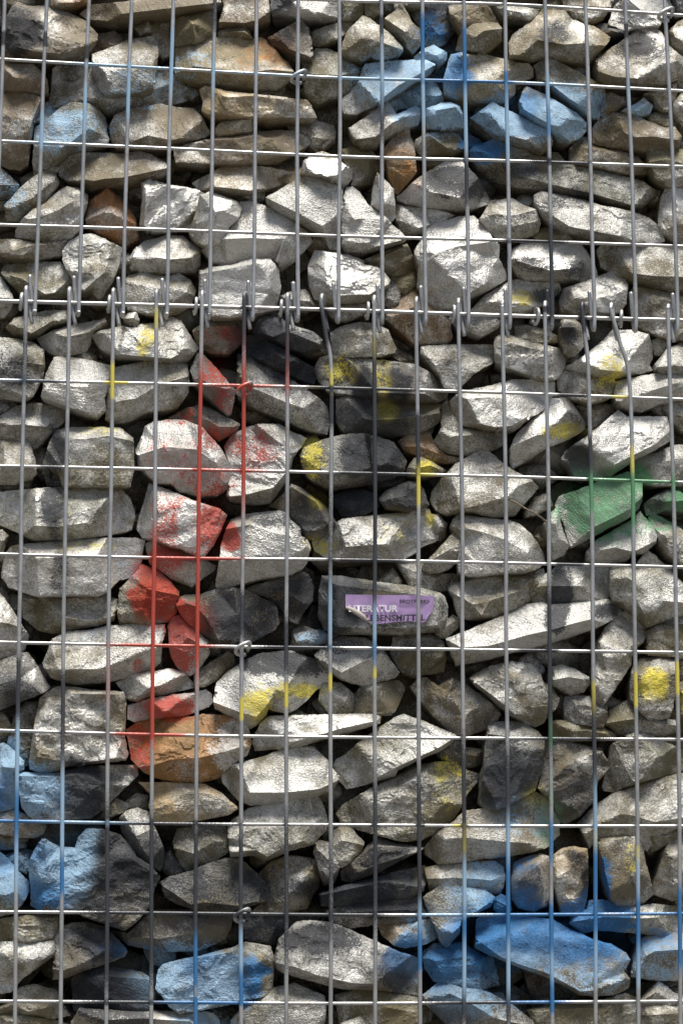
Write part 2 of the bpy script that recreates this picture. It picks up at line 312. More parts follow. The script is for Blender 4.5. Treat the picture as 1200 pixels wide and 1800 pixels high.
G 28|982,530 990,507 1047,487 1072,477 1097,487 1103,500 1100,535 1087,550 1050,554 1000,554 985,547|20:1046,550 1043,515 1050,490|14:990,530 1043,515
W 50|1104,515 1115,500 1160,510 1215,525 1215,600 1170,595 1130,580 1108,565|15:1106,522 1140,516 1180,530 1213,545
G 20|984,565 990,558 1010,560 1023,573 1025,610 1012,625 1000,628 990,620 985,600|12:987,575 1010,575 1015,620
GS 45|65,595 80,588 95,580 132,570 160,565 185,560 190,568 172,580 162,590 160,605 150,622 100,627 75,614|20:78,590 92,602 120,592 165,582 186,568
WG 30|-10,592 30,595 60,602 78,615 80,645 75,665 60,695 42,706 20,703 -10,700|18:-8,640 25,635 77,641
S 20|72,697 80,660 95,627 117,626 155,632 195,642 193,670 185,700 187,722 172,736 150,732 125,722 100,712 75,702|22:77,688 95,672 130,680 165,680 191,670|20:75,698 125,717 172,728
WG 45|-10,735 0,730 32,712 57,707 110,715 125,725 110,745 97,757 75,780 60,792 40,784 0,775 -10,772|20:-8,748 40,746 100,752 112,742
D 70|-10,700 28,702 32,714 10,727 -10,727|6:5,710 20,710
GW 20|75,815 90,770 100,755 120,751 185,750 212,752 235,770 236,790 237,822 230,855 190,857 110,856 102,830|22:97,762 120,770 150,772 190,766 233,775|20:120,770 112,828 114,850
SW 34|-10,772 45,776 54,780 62,805 66,832 57,842 25,852 -10,852|18:-8,815 40,818 64,810
S 26|160,590 175,582 217,572 270,567 300,556 318,562 332,585 345,605 350,612 340,625 330,637 300,642 250,634 205,630 175,612|26:175,590 208,622 246,626 300,630 335,612|24:222,573 246,602 247,626|silver stone with a yellow sprayed stripe
WS 34|190,640 205,645 240,638 280,630 310,635 330,640 333,660 332,690 315,715 300,720 260,725 225,742 200,747 185,737 188,690|20:205,706 240,700 280,676 330,662
S 18|239,790 250,765 255,750 270,740 300,737 325,738 355,750 375,772 387,785 395,800 407,817 407,842 402,860 382,871 347,872 317,865 300,850 275,850 260,837 242,820|22:243,800 290,785 345,790 404,830|20:355,752 362,790|silver boulder speckled with red spray
SD 24|334,650 347,620 360,625 392,660 415,687 407,727 400,730 357,690 340,667|16:337,656 372,678 413,689|small wedge of stone splashed with red
WD 45|295,735 325,718 350,712 375,720 422,745 417,757 385,775 372,769 355,752 320,740|14:350,730 385,750 420,750
D 38|415,595 430,590 450,588 480,600 507,620 550,645 557,665 552,675 525,667 490,648 450,630 430,620|16:420,606 470,614 510,636 553,668
GD 34|416,670 417,622 435,622 490,652 520,672 562,700 575,715 580,745 575,764 550,760 500,740 450,720 418,702|25:418,658 445,682 500,706 560,726 578,728
S 20|393,785 405,765 435,750 460,744 490,745 510,757 540,770 530,785 515,805 510,830 497,855 487,870 475,885 450,888 405,882 397,870 405,840 403,815|26:462,747 505,790 503,830 480,857 430,870 400,873|bright stone with a red spray patch
GD 24|527,800 535,785 575,770 600,764 640,761 662,767 692,777 715,810 710,830 690,842 650,848 600,858 585,862 555,850 540,838 528,812|20:530,815 545,832 600,833 655,831 711,821|18:655,831 651,765|stone sprayed yellow, silver and black in vertical bands
WS 38|580,585 595,575 630,566 662,568 682,580 697,612 695,620 670,626 600,628 583,622|18:582,590 610,590 650,588 685,588
GD 26|551,648 562,628 580,622 605,627 650,630 690,635 730,640 757,655 775,675 787,692 785,700 770,707 730,707 690,704 650,698 600,692 575,687 558,668|18:560,668 600,684 660,690 730,692 783,692|long dark stone with two yellow spray spots
GW 32|737,620 740,608 800,605 865,605 870,617 867,637 835,655 815,675 800,687 780,682 772,662 760,647|20:765,642 778,618 820,615 868,616
DW 45|590,702 600,698 615,693 650,691 690,698 730,703 775,710 773,742 750,757 707,767 650,770 605,762 590,742|20:595,722 650,738 690,737 740,731 772,726
SW 34|762,775 775,750 775,712 785,700 800,730 815,752 875,760 890,762 887,782 850,800 817,802 785,797 770,786|22:778,772 800,766 850,764 886,767
S 20|790,705 800,693 820,685 860,678 900,667 950,667 975,672 975,690 955,720 925,740 905,758 890,758 840,754 815,749 800,740 792,722|20:805,735 870,751 900,748 950,716 973,685|15:800,702 860,698 970,682
OW 60|698,775 720,761 755,760 765,780 785,800 808,805 807,814 780,815 750,812 735,802 712,794|12:705,785 740,785 768,797
G 45|713,825 727,805 740,802 760,812 785,827 775,835 740,840 716,837|10:720,826 755,818 780,828
GW 22|755,880 758,865 775,840 800,815 825,800 847,788 865,797 885,815 900,825 935,843 947,857 928,878 905,906 870,910 850,907 830,902 800,904 785,906 765,897|22:770,884 795,894 845,902 880,885 915,866 945,856
WS 33|867,605 870,592 880,587 900,590 937,602 985,612 997,632 985,660 975,668 950,667 915,654 890,647 870,637|18:870,604 900,603 930,612 992,622
W 60|903,573 925,571 955,578 980,590 982,602 940,605 905,594|8:915,580 960,588
GS 28|987,648 1025,625 1060,597 1075,580 1107,579 1140,587 1147,610 1146,632 1140,642 1147,650 1125,657 1100,662 1075,668 1050,668 1030,660|22:990,648 1030,646 1075,652 1110,654 1142,640
W 45|977,662 990,650 1035,658 1075,658 1082,672 1072,700 1040,710 1010,702 980,687|10:980,668 1040,668
W 62|1143,598 1160,591 1174,605 1167,627 1150,624|6:1155,602 1162,612
SW 35|1150,640 1172,612 1195,603 1215,600 1215,657 1190,662 1160,660|16:1155,645 1185,642 1213,650
SW 28|1077,690 1082,670 1115,662 1150,656 1180,655 1215,658 1215,695 1190,702 1160,710 1125,725 1105,722 1085,712|20:1084,706 1120,700 1145,686 1185,674 1213,670
S 26|895,815 897,785 907,762 937,735 957,720 965,700 997,698 1027,740 1028,755 1000,772 962,787 925,810 900,824|22:898,784 940,766 990,756 1026,743
W 72|1005,715 1040,708 1080,710 1078,730 1040,757 1025,742|8:1030,720 1065,722
S 20|985,805 995,790 1025,770 1055,747 1085,720 1102,732 1125,732 1172,732 1175,745 1176,775 1150,792 1112,810 1075,837 1050,842 1030,842 1010,839 997,817|20:1036,838 1100,806 1150,781 1176,758|18:992,803 1032,780 1036,836
WG 44|1105,812 1130,800 1155,795 1182,782 1215,780 1215,845 1200,855 1150,855 1125,850 1108,837|16:1110,815 1155,806 1180,792 1213,797
W 62|1163,715 1185,700 1215,698 1215,767 1195,760 1176,738|10:1180,725 1205,735
WS 20|-10,865 42,860 65,858 100,856 160,856 212,857 230,877 239,907 232,932 200,940 150,946 120,950 62,950 25,934 -10,918|20:-8,902 40,922 100,926 150,919 200,928 236,914|12:60,880 140,885 200,880
WS 23|2,1012 7,975 20,960 50,955 112,950 185,945 240,945 255,950 250,985 245,1002 232,1015 210,1020 190,1040 175,1048 150,1047 120,1047 70,1050 37,1040 15,1032|20:8,985 60,981 120,979 190,974 248,965
W 45|38,1055 75,1046 187,1046 207,1053 207,1065 202,1090 175,1100 125,1109 95,1115 65,1107 40,1085|18:45,1082 80,1080 120,1086 160,1092 202,1082
WS 40|-10,1035 0,1040 22,1070 37,1095 52,1117 45,1140 30,1155 0,1162 -10,1162|18:-5,1095 15,1095 40,1104
SW 20|92,1122 120,1110 160,1107 187,1100 225,1097 290,1098 292,1112 285,1130 283,1165 265,1180 235,1190 190,1199 130,1204 90,1192 77,1172 75,1165 85,1140|22:78,1167 100,1177 140,1176 200,1176 250,1171 282,1160
G 45|-10,930 5,930 16,942 10,955 5,985 -10,990|10:-5,950 8,950
S 18|240,930 245,905 255,875 262,850 275,853 300,862 347,882 385,893 400,905 390,930 378,955 360,979 345,977 317,964 300,960 270,947 250,945|20:264,853 279,900 273,946|22:347,884 352,940 346,975|20:388,898 372,945 361,976|silver block with two red sprayed faces
SW 40|255,955 275,946 300,962 345,975 380,995 378,1002 360,1015 337,1033 325,1027 300,1017 280,1002 262,990|14:262,972 320,986 376,998
W 30|206,1080 210,1035 225,1020 250,992 275,1000 300,1022 315,1040 312,1075 300,1092 270,1099 240,1099 210,1097|20:247,998 258,1035 246,1096|18:258,1035 312,1046|stone half covered in bright red paint
SW 29|295,1100 302,1085 315,1080 342,1105 365,1125 370,1145 365,1155 352,1175 337,1187 327,1190 310,1172 300,1152 297,1130|18:300,1150 330,1120 365,1140|small stone flaking with red paint
W 50|340,1185 360,1170 400,1145 412,1150 412,1168 400,1180 382,1195 362,1207 342,1210|12:350,1185 400,1160
S 14|378,1030 385,985 390,950 397,930 407,912 440,902 490,897 507,902 512,915 527,927 530,942 542,950 546,965 540,990 532,1000 512,1010 460,1017 430,1025 400,1034 382,1034|20:400,930 440,922 485,938 528,945|20:385,1015 430,1003 500,989 541,975|chalk-bright block with a red spot at its upper left
DW 36|472,890 500,865 512,850 530,857 562,880 580,897 592,920 582,932 570,945 550,950 535,945 525,925 507,903|18:512,856 555,882 575,920 556,946
GS 26|547,952 580,925 600,912 662,905 712,900 740,890 755,895 760,910 772,942 770,950 740,962 732,972 712,982 660,984 600,988 570,980 552,968|22:550,960 575,969 600,962 660,957 720,955 770,945|slab streaked with faint yellow and black spray
GD 23|307,1052 325,1045 350,1045 380,1035 410,1031 430,1036 447,1042 462,1052 477,1057 487,1067 491,1095 485,1107 460,1120 447,1127 410,1130 382,1130 365,1122 332,1100 315,1077|20:310,1055 345,1066 362,1085 385,1126|20:411,1035 417,1080 415,1127
DW 38|425,1035 475,1020 535,1005 545,1012 552,1032 550,1055 532,1080 525,1097 510,1092 490,1065 475,1055 460,1047|18:440,1040 480,1045 510,1040 547,1025
D 50|515,1114 550,1106 590,1108 602,1120 580,1130 545,1136 522,1132|10:517,1118 560,1118 597,1119
DW 20|559,1080 560,1040 565,1012 600,1012 650,1020 735,1032 775,1042 782,1050 787,1067 786,1090 775,1110 725,1115 660,1115 600,1114 570,1107|20:594,1029 650,1036 700,1041 772,1050 768,1099 700,1104 650,1104 594,1102 594,1029|flat-faced block carrying the purple sticker
D 62|585,870 600,865 640,860 660,868 667,890 640,907 620,910 600,907 588,890|10:600,880 645,880
DW 40|665,877 677,862 717,845 732,845 745,860 754,888 735,895 712,899 680,892|15:670,880 715,871 720,848
GW 30|741,998 750,985 765,970 790,942 808,922 812,960 807,985 790,1000 775,1005 760,1009 745,1005|14:745,992 803,958
SW 20|790,925 795,912 807,903 850,910 900,915 912,920 932,937 947,957 955,975 957,990 945,1000 925,1008 900,1007 850,1012 825,1014 805,1006 803,985 810,950|22:810,926 850,936 880,946 935,975|22:810,968 835,986 880,976 950,988
G 60|755,903 770,903 785,920 782,945 772,952 762,930|8:768,915 774,940
W 66|695,988 740,988 770,1008 805,1008 807,1022 790,1037 760,1042 720,1032|10:715,1000 780,1022
W 76|660,1022 690,998 707,1020 702,1037|6:685,1012 695,1025
SW 34|787,1035 795,1025 830,1016 870,1010 905,1010 940,1008 952,1035 930,1060 900,1075 875,1087 850,1090 825,1090 805,1087 800,1070 795,1050|20:792,1040 830,1062 846,1082|20:847,1082 860,1056 905,1041 947,1026
S 15|783,1122 815,1110 850,1095 900,1075 925,1062 952,1057 960,1062 992,1060 1037,1057 1065,1053 1090,1056 1095,1067 1092,1080 1060,1099 1020,1114 960,1132 900,1148 850,1162 800,1170 792,1150|24:788,1126 810,1138 860,1135 930,1115 965,1108 1010,1095 1091,1076|long bright slab with black spray bands
W 55|780,1092 795,1080 810,1088 807,1102 785,1122 773,1122 763,1112 773,1100|8:780,1105 798,1092
WD 42|685,1150 690,1118 720,1110 760,1115 780,1128 785,1155 780,1182 745,1187 727,1192 707,1184 695,1169|18:686,1148 728,1149 782,1149|15:728,1149 730,1186
SW 37|552,1150 575,1130 600,1118 640,1120 670,1138 690,1165 703,1182 695,1192 670,1199 645,1209 620,1202 600,1194 585,1184 560,1167|18:556,1155 600,1182 632,1166 674,1146
S 16|974,887 982,872 1035,853 1050,845 1075,838 1102,829 1125,832 1129,845 1128,880 1122,893 1105,910 1075,925 1045,943 1020,955 1003,964 996,945 990,920|22:995,950 1040,928 1105,896 1128,874|block of stone sprayed green
SW 25|955,920 968,900 980,888 986,925 1000,960 990,977 970,985 966,955|14:970,905 980,940 980,978
SW 27|1030,970 1045,950 1080,930 1110,913 1125,898 1132,908 1155,932 1153,955 1130,974 1112,974 1100,987 1050,992 1030,987|22:1035,970 1080,962 1112,970 1153,950
SD 34|1130,885 1150,870 1172,861 1190,862 1215,875 1215,902 1190,899 1170,896 1150,904 1135,907|16:1135,900 1165,888 1213,886
SW 31|1138,910 1150,903 1180,918 1215,943 1215,1020 1205,1002 1190,987 1175,977 1157,957 1150,930|18:1142,911 1170,940 1213,982
SW 20|1072,1000 1080,992 1117,990 1137,967 1150,975 1170,995 1195,1020 1215,1040 1215,1078 1175,1089 1135,1104 1125,1092 1105,1072 1077,1057 1070,1030|22:1078,1002 1110,1020 1120,1058 1140,1096|18:1120,1058 1165,1056 1213,1060
G 42|937,1035 955,1010 985,990 1040,993 1072,998 1074,1040 1067,1057 1040,1062 970,1066 933,1064|14:945,1030 1000,1030 1065,1030
W 50|895,1020 930,1005 955,998 960,1020 942,1047 920,1067 895,1080|10:910,1030 945,1015
SW 27|1045,1160 1050,1125 1065,1100 1095,1073 1110,1075 1132,1102 1136,1115 1130,1130 1112,1145 1108,1170 1092,1195 1075,1220 1060,1241 1047,1240 1040,1215|22:1053,1130 1066,1180 1100,1150 1131,1118|20:1066,1180 1058,1236
W 42|1133,1110 1155,1098 1190,1096 1215,1098 1215,1162 1185,1155 1138,1152|12:1138,1116 1175,1109 1213,1111
BW 72|920,900 940,873 965,866 972,890 945,904 923,910|8:935,890 960,880
GD 28|-10,1165 35,1147 50,1147 67,1170 89,1207 82,1215 37,1233 -10,1254|18:-8,1205 35,1192 46,1150
WG 16|52,1335 60,1275 70,1227 82,1217 100,1206 130,1207 160,1212 217,1215 222,1227 222,1260 220,1295 226,1325 222,1337 175,1342 120,1349 100,1356 70,1359 52,1352|16:66,1330 100,1336 150,1340 221,1330|18:85,1220 130,1219 217,1221
DW 55|12,1310 25,1260 45,1233 70,1233 64,1290 55,1342 40,1350 25,1335|10:35,1270 40,1320
W 60|-10,1258 10,1256 22,1275 14,1303 -10,1308|6:0,1270 5,1290
G 30|-10,1308 8,1305 27,1320 43,1338 43,1352 28,1360 29,1400 25,1422 0,1427 -10,1427|15:-8,1347 38,1351|pale and deep blue sprayed stone at the frame edge
GD 23|35,1357 100,1358 140,1347 185,1345 242,1344 244,1362 220,1385 200,1405 185,1422 160,1439 100,1443 57,1441 38,1420 33,1390|16:38,1364 110,1366 180,1353 241,1351|14:182,1354 183,1412|stone pale blue at left, slate grey in the middle, silver at right
SW 31|203,1200 232,1185 265,1180 300,1175 322,1180 340,1200 341,1209 300,1219 265,1227 240,1234 225,1230 213,1212|16:216,1197 232,1222 265,1208 300,1201 337,1197
S 27|225,1240 262,1228 300,1222 335,1217 362,1212 372,1220 374,1235 367,1243 330,1257 300,1261 265,1264 235,1269 224,1264|14:226,1258 262,1250 300,1250 371,1236|narrow stone striped with red paint
O 18|222,1282 240,1270 270,1260 300,1258 337,1260 355,1255 400,1257 435,1270 439,1290 443,1305 435,1327 407,1347 382,1369 350,1377 300,1374 270,1367 252,1357 230,1334|24:228,1325 270,1345 300,1335 350,1332 400,1320 441,1306|18:230,1290 300,1300 345,1310 390,1303|rust-orange stone with a silver right end
C 29|243,1375 265,1375 300,1375 360,1378 387,1392 417,1418 418,1423 400,1433 350,1443 300,1447 272,1445 262,1420 265,1395|14:262,1386 320,1391 370,1396 415,1420|sandy cream coloured stone
WB 55|188,1412 205,1402 225,1412 228,1417 220,1427 195,1437 165,1442|8:200,1415 218,1420
W 72|222,1407 240,1393 260,1398 262,1422 245,1424 228,1422|6:238,1405 250,1412
S 18|375,1230 380,1200 400,1180 435,1157 462,1147 510,1143 550,1157 575,1177 578,1195 572,1207 557,1212 535,1236 520,1248 505,1255 480,1249 472,1246 468,1262 455,1274 440,1282 425,1270 400,1257 377,1245|26:378,1235 420,1251 450,1260 470,1238 473,1217 486,1212 515,1223 535,1214 575,1202|silver stone with bright yellow lower edge
S 24|443,1305 447,1290 460,1268 475,1258 550,1256 600,1255 657,1254 670,1260 668,1272 645,1279 600,1290 560,1302 525,1314 475,1319 448,1320|14:445,1311 500,1308 560,1292 600,1280 660,1267
S 14|388,1360 397,1347 425,1340 460,1330 485,1320 507,1312 552,1312 575,1335 585,1350 598,1368 590,1382 582,1392 550,1402 500,1412 440,1416 417,1407 390,1374|22:392,1360 425,1376 440,1393 500,1393 560,1387 594,1372|very bright white-silver stone
SG 20|400,1455 407,1442 437,1420 500,1403 545,1397 560,1400 570,1417 577,1445 572,1460 550,1485 512,1495 490,1505 465,1514 445,1504 405,1507 402,1480|18:403,1470 450,1456 520,1451 576,1446|20:405,1498 450,1494 470,1506 500,1488 560,1470
DW 42|622,1225 632,1207 662,1200 700,1195 712,1207 707,1225 695,1250 687,1258 650,1259 620,1258|14:628,1225 670,1215 705,1212
W 56|565,1198 600,1200 622,1220 624,1242 617,1257 580,1258 560,1230|10:580,1215 610,1235
GW 26|720,1207 735,1192 750,1190 770,1205 792,1190 807,1197 825,1207 862,1235 880,1255 875,1267 850,1284 820,1294 800,1292 785,1282 762,1259 740,1234|22:742,1231 768,1209 790,1220 815,1262 845,1250 877,1262|18:790,1220 795,1193
SW 20|825,1192 832,1185 862,1170 895,1162 932,1166 950,1185 957,1205 965,1230 960,1262 955,1272 940,1278 915,1270 900,1259 885,1247 860,1224 840,1209|18:830,1196 870,1226 905,1256|18:900,1165 905,1215 903,1252
DW 40|953,1198 970,1208 984,1228 976,1247 960,1264|8:962,1215 970,1235
S 18|585,1345 590,1335 605,1327 630,1305 662,1280 695,1260 710,1255 740,1265 775,1280 802,1292 795,1305 775,1320 740,1335 700,1354 695,1364 662,1374 625,1384 610,1387 597,1374|18:606,1330 637,1355 630,1380|20:600,1376 660,1367 700,1347 775,1312 800,1295
DW 60|763,1310 800,1298 820,1313 850,1318 857,1335 840,1347 820,1352 790,1342 768,1332|10:785,1318 840,1330
W 23|590,1430 600,1415 625,1400 662,1380 700,1362 732,1345 770,1338 800,1340 817,1352 842,1360 840,1372 820,1397 810,1420 800,1437 775,1462 740,1477 707,1480 667,1470 625,1458 600,1449|22:600,1425 660,1401 700,1386 735,1366 765,1351 841,1366|18:655,1438 740,1442 808,1420
SD 16|842,1405 848,1360 852,1310 857,1275 875,1268 900,1267 920,1270 945,1285 957,1300 955,1345 940,1390 915,1404 895,1414 875,1424 850,1422 842,1412|18:857,1290 905,1296 955,1306|20:846,1403 890,1400 935,1380 953,1340|upright slab, silver above and black below
G 34|968,1200 970,1172 987,1167 1010,1175 1035,1190 1037,1202 1025,1217 1002,1223 982,1212 970,1205|14:972,1195 1000,1190 1035,1196
GD 40|988,1240 992,1225 1012,1220 1035,1223 1067,1240 1067,1260 1060,1279 1040,1277 1010,1272 992,1267|14:992,1238 1030,1240 1064,1250
D 60|905,1168 915,1155 930,1146 945,1158 959,1180 950,1190 930,1170|8:925,1155 945,1170
W 45|963,1290 966,1266 1005,1266 1050,1273 1087,1292 1070,1302 1020,1303 968,1303|10:968,1288 1030,1284 1080,1292
G 18|1105,1202 1112,1167 1125,1157 1162,1153 1185,1160 1195,1180 1187,1215 1182,1245 1175,1262 1150,1268 1137,1265 1120,1245 1106,1227|20:1110,1180 1125,1178 1160,1190 1190,1178|22:1110,1228 1148,1230 1172,1215 1184,1185|stone with a bright yellow sprayed face
G 36|1190,1200 1215,1190 1215,1260 1195,1255|8:1200,1220 1210,1235
W 40|1061,1272 1070,1247 1100,1230 1120,1233 1140,1260 1190,1265 1197,1285 1165,1295 1120,1295 1085,1292|16:1065,1271 1110,1264 1150,1271 1194,1276
WG 27|1057,1382 1065,1345 1072,1310 1112,1285 1140,1290 1187,1312 1215,1325 1215,1348 1195,1357 1150,1369 1120,1379 1075,1393 1060,1390|20:1062,1384 1120,1372 1175,1346 1213,1336|16:1112,1290 1175,1346
WD 34|945,1385 952,1345 955,1303 992,1301 1025,1310 1057,1316 1073,1347 1050,1375 1047,1395 1042,1410 1020,1434 995,1449 980,1444 972,1412|18:957,1345 1000,1341 1028,1330 1057,1322|18:1028,1330 1010,1365 1005,1440
SW 26|1015,1445 1045,1415 1075,1395 1120,1380 1170,1365 1215,1355 1215,1440 1190,1457 1150,1477 1137,1497 1120,1492 1105,1474 1075,1472 1050,1477 1035,1492 1025,1467|20:1022,1447 1060,1427 1110,1433 1150,1445 1213,1435
SW 24|745,1490 760,1470 800,1440 815,1425 850,1420 900,1410 942,1391 962,1403 972,1422 983,1445 983,1467 962,1489 940,1497 900,1505 850,1510 800,1518 770,1520 748,1502|20:748,1487 775,1475 812,1472 895,1480 940,1483 975,1470|long stone tinted green and blue at its right end
B 50|-10,1423 25,1423 60,1438 82,1450 77,1467 60,1474 30,1472 -10,1465|8:10,1440 60,1455
W 76|-10,1466 45,1473 47,1490 20,1494 -10,1494|6:5,1480 35,1482
G 26|-10,1493 0,1497 15,1508 37,1535 52,1550 53,1567 40,1590 20,1607 -10,1614|16:-8,1580 25,1568 51,1553|blue sprayed stone at the lower left frame edge
D 60|13,1507 30,1498 50,1501 54,1520 47,1537 30,1527|6:28,1510 42,1515
BD 16|49,1520 60,1495 75,1472 105,1487 132,1490 137,1472 152,1456 180,1457 212,1467 237,1492 240,1505 265,1520 282,1542 272,1565 262,1595 240,1622 220,1637 192,1627 147,1612 132,1604 70,1602 54,1592 54,1560|18:78,1478 82,1520 105,1560|20:180,1460 186,1510 186,1600|18:186,1510 215,1525 232,1510 272,1537|big stone, sky blue on its left half and brown on its right
SW 29|210,1437 222,1425 242,1419 262,1427 282,1475 290,1495 287,1522 282,1532 265,1524 240,1502 213,1462|16:213,1442 240,1470 270,1455
W 40|-10,1618 30,1609 105,1608 104,1630 94,1650 60,1656 -10,1660|10:-5,1630 90,1625
S 22|-10,1656 60,1652 95,1649 103,1662 100,1677 70,1699 45,1717 32,1729 20,1745 -10,1749|18:25,1735 35,1706 70,1690 100,1671
DS 26|93,1722 96,1650 100,1632 125,1622 155,1620 187,1630 217,1660 225,1672 220,1681 190,1694 150,1707 108,1722|16:98,1704 130,1708 160,1691 221,1673
D 40|125,1722 135,1708 190,1698 250,1708 265,1718 274,1755 265,1777 200,1779 130,1777|16:127,1721 190,1716 264,1722
SW 42|-10,1775 20,1760 35,1735 60,1729 100,1740 112,1765 125,1785 95,1792 30,1784 -10,1785|14:22,1766 50,1778 112,1764
GS 30|125,1795 140,1772 175,1774 265,1778 330,1776 375,1780 387,1795 385,1818 125,1818|10:130,1795 250,1790 380,1798
W 50|-10,1783 30,1782 95,1793 122,1800 120,1818 -10,1818|6:20,1795 90,1803
BD 45|195,1635 225,1640 265,1600 290,1598 400,1598 410,1610 407,1630 397,1650 375,1662 350,1672 300,1674 265,1670 225,1662|14:205,1645 280,1650 395,1632
WD 42|303,1480 312,1455 345,1451 397,1451 405,1475 404,1497 375,1517 340,1529 325,1534 310,1507|14:306,1490 340,1500 385,1475
D 56|288,1500 300,1493 314,1515 324,1534 300,1544 286,1532|6:298,1508 308,1525
WD 23|280,1550 300,1540 337,1530 375,1512 407,1507 427,1512 460,1542 482,1570 480,1580 445,1592 410,1602 367,1604 340,1599 315,1592 290,1577|20:285,1556 335,1590 360,1586 420,1592 479,1576
W 37|452,1537 475,1515 507,1503 550,1508 560,1520 561,1557 550,1577 540,1597 495,1607 440,1604 462,1585 478,1570|18:500,1585 510,1570 535,1546 559,1525
G 34|580,1465 600,1451 617,1455 640,1480 635,1497 615,1517 600,1527 590,1512 580,1490|14:585,1475 615,1480 636,1485
DG 29|551,1497 556,1475 577,1480 592,1510 598,1525 588,1552 570,1557 562,1537|12:556,1490 575,1510 592,1520
G 20|273,1738 277,1705 287,1695 300,1690 350,1680 407,1665 430,1655 475,1662 482,1680 481,1705 480,1735 470,1749 425,1762 350,1777 315,1782 297,1770 285,1752|20:288,1698 405,1674 450,1705 479,1707|18:450,1705 425,1757|18:278,1735 330,1742 430,1740|broad stone sprayed in pale and deep blue streaks
SD 18|480,1690 490,1650 520,1620 545,1617 575,1620 600,1627 640,1645 662,1655 700,1672 732,1682 742,1700 740,1732 735,1750 675,1742 600,1739 550,1726 500,1712 485,1702|20:485,1692 520,1700 560,1715 620,1728 690,1731 736,1736
SW 29|405,1795 430,1765 475,1737 517,1727 540,1737 570,1750 573,1765 572,1790 565,1818 405,1818|16:435,1770 500,1757 571,1764
D 72|418,1603 500,1603 507,1640 492,1662 460,1657 428,1652|8:440,1620 485,1630
GD 27|597,1533 605,1525 650,1482 665,1471 687,1480 745,1490 735,1498 700,1515 662,1535 615,1552 600,1547|14:605,1531 620,1538 660,1521 742,1494|12:655,1488 725,1491
D 31|560,1570 600,1557 660,1542 700,1530 747,1521 752,1540 744,1567 725,1577 662,1587 600,1594 565,1592|14:562,1574 640,1557 748,1532|flat black sprayed slab
DW 42|573,1600 637,1585 675,1578 735,1574 759,1605 740,1619 662,1626 615,1632 580,1624|8:585,1605 740,1598
WG 37|745,1525 770,1519 800,1518 840,1513 870,1513 885,1525 888,1547 879,1572 850,1572 820,1562 790,1560 755,1566|14:748,1545 800,1543 840,1545 886,1550
BG 20|743,1577 770,1557 780,1541 795,1542 812,1557 850,1562 870,1577 862,1594 835,1607 810,1619 807,1642 785,1666 775,1659 765,1632 752,1604|16:770,1638 795,1640 840,1600 866,1582|star-shaped stone misted with pale blue
B 37|663,1625 682,1620 730,1615 760,1610 770,1630 772,1647 750,1659 712,1667 695,1664 670,1644|14:668,1626 712,1645 737,1620|12:712,1645 712,1664
D 42|740,1675 762,1658 812,1656 840,1673 867,1685 878,1732 850,1739 815,1734 762,1726 745,1702|16:748,1692 810,1682 862,1692|14:760,1720 820,1722 873,1728
GD 26|740,1750 772,1724 807,1732 837,1735 865,1747 900,1765 940,1797 945,1818 800,1818 775,1792 748,1767|16:745,1751 772,1738 820,1760 870,1790 941,1806
W 45|588,1750 625,1736 700,1743 740,1753 762,1780 757,1794 740,1802 700,1818 620,1818 595,1802|12:592,1762 660,1767 757,1785
G 28|580,1818 600,1798 635,1785 652,1818|8:610,1805 635,1803
G 16|835,1665 836,1617 850,1605 900,1608 970,1615 1000,1632 1040,1650 1075,1660 1100,1675 1107,1687 1097,1708 1107,1720 1105,1737 1080,1749 1040,1752 1020,1750 987,1732 957,1717 915,1702 890,1692 860,1680|18:838,1652 880,1682 915,1696 960,1710 1020,1743 1098,1735|12:860,1630 960,1645 1090,1690|largest boulder sprayed deep and pale blue
D 40|866,1580 880,1571 897,1578 899,1602 880,1608 868,1599|8:876,1585 890,1592
GB 23|898,1545 905,1515 925,1505 950,1500 968,1505 969,1575 960,1594 937,1603 912,1597 900,1582|18:912,1548 945,1520 956,1560 955,1592
CB 20|972,1502 990,1490 1007,1487 1032,1492 1034,1550 1030,1585 1025,1604 987,1607 978,1574 972,1550|16:977,1540 1000,1530 1015,1500|14:1018,1540 1010,1602|rough cream stone with a blue-black rim
G 16|1048,1485 1055,1472 1115,1470 1127,1480 1140,1540 1150,1570 1130,1588 1112,1592 1085,1594 1070,1582 1058,1545|18:1057,1478 1062,1530 1075,1582|20:1062,1530 1112,1536 1119,1590|16:1112,1536 1116,1473
SW 30|1145,1560 1155,1530 1165,1500 1177,1475 1215,1462 1215,1577 1180,1584 1150,1574|18:1174,1482 1173,1555 1213,1546
WG 35|1000,1625 1005,1608 1030,1598 1035,1583 1060,1580 1100,1593 1150,1588 1215,1597 1215,1647 1190,1648 1150,1644 1090,1639 1050,1636 1022,1642|12:1005,1620 1060,1612 1130,1614 1213,1610
G 35|1108,1717 1112,1680 1120,1655 1140,1641 1215,1638 1215,1724 1150,1724|16:1114,1692 1150,1672 1213,1668
G 42|1122,1760 1157,1723 1185,1745 1215,1755 1215,1770 1125,1772|14:1130,1758 1158,1740 1205,1762
W 36|925,1775 975,1766 1060,1756 1100,1745 1122,1756 1127,1818 945,1818|12:930,1780 1020,1772 1122,1772
W 40|1123,1768 1215,1760 1215,1818 1122,1818|10:1130,1785 1210,1780
W 50|1120,1463 1190,1453 1197,1470 1160,1492 1140,1502 1127,1487|8:1140,1472 1180,1468
"""
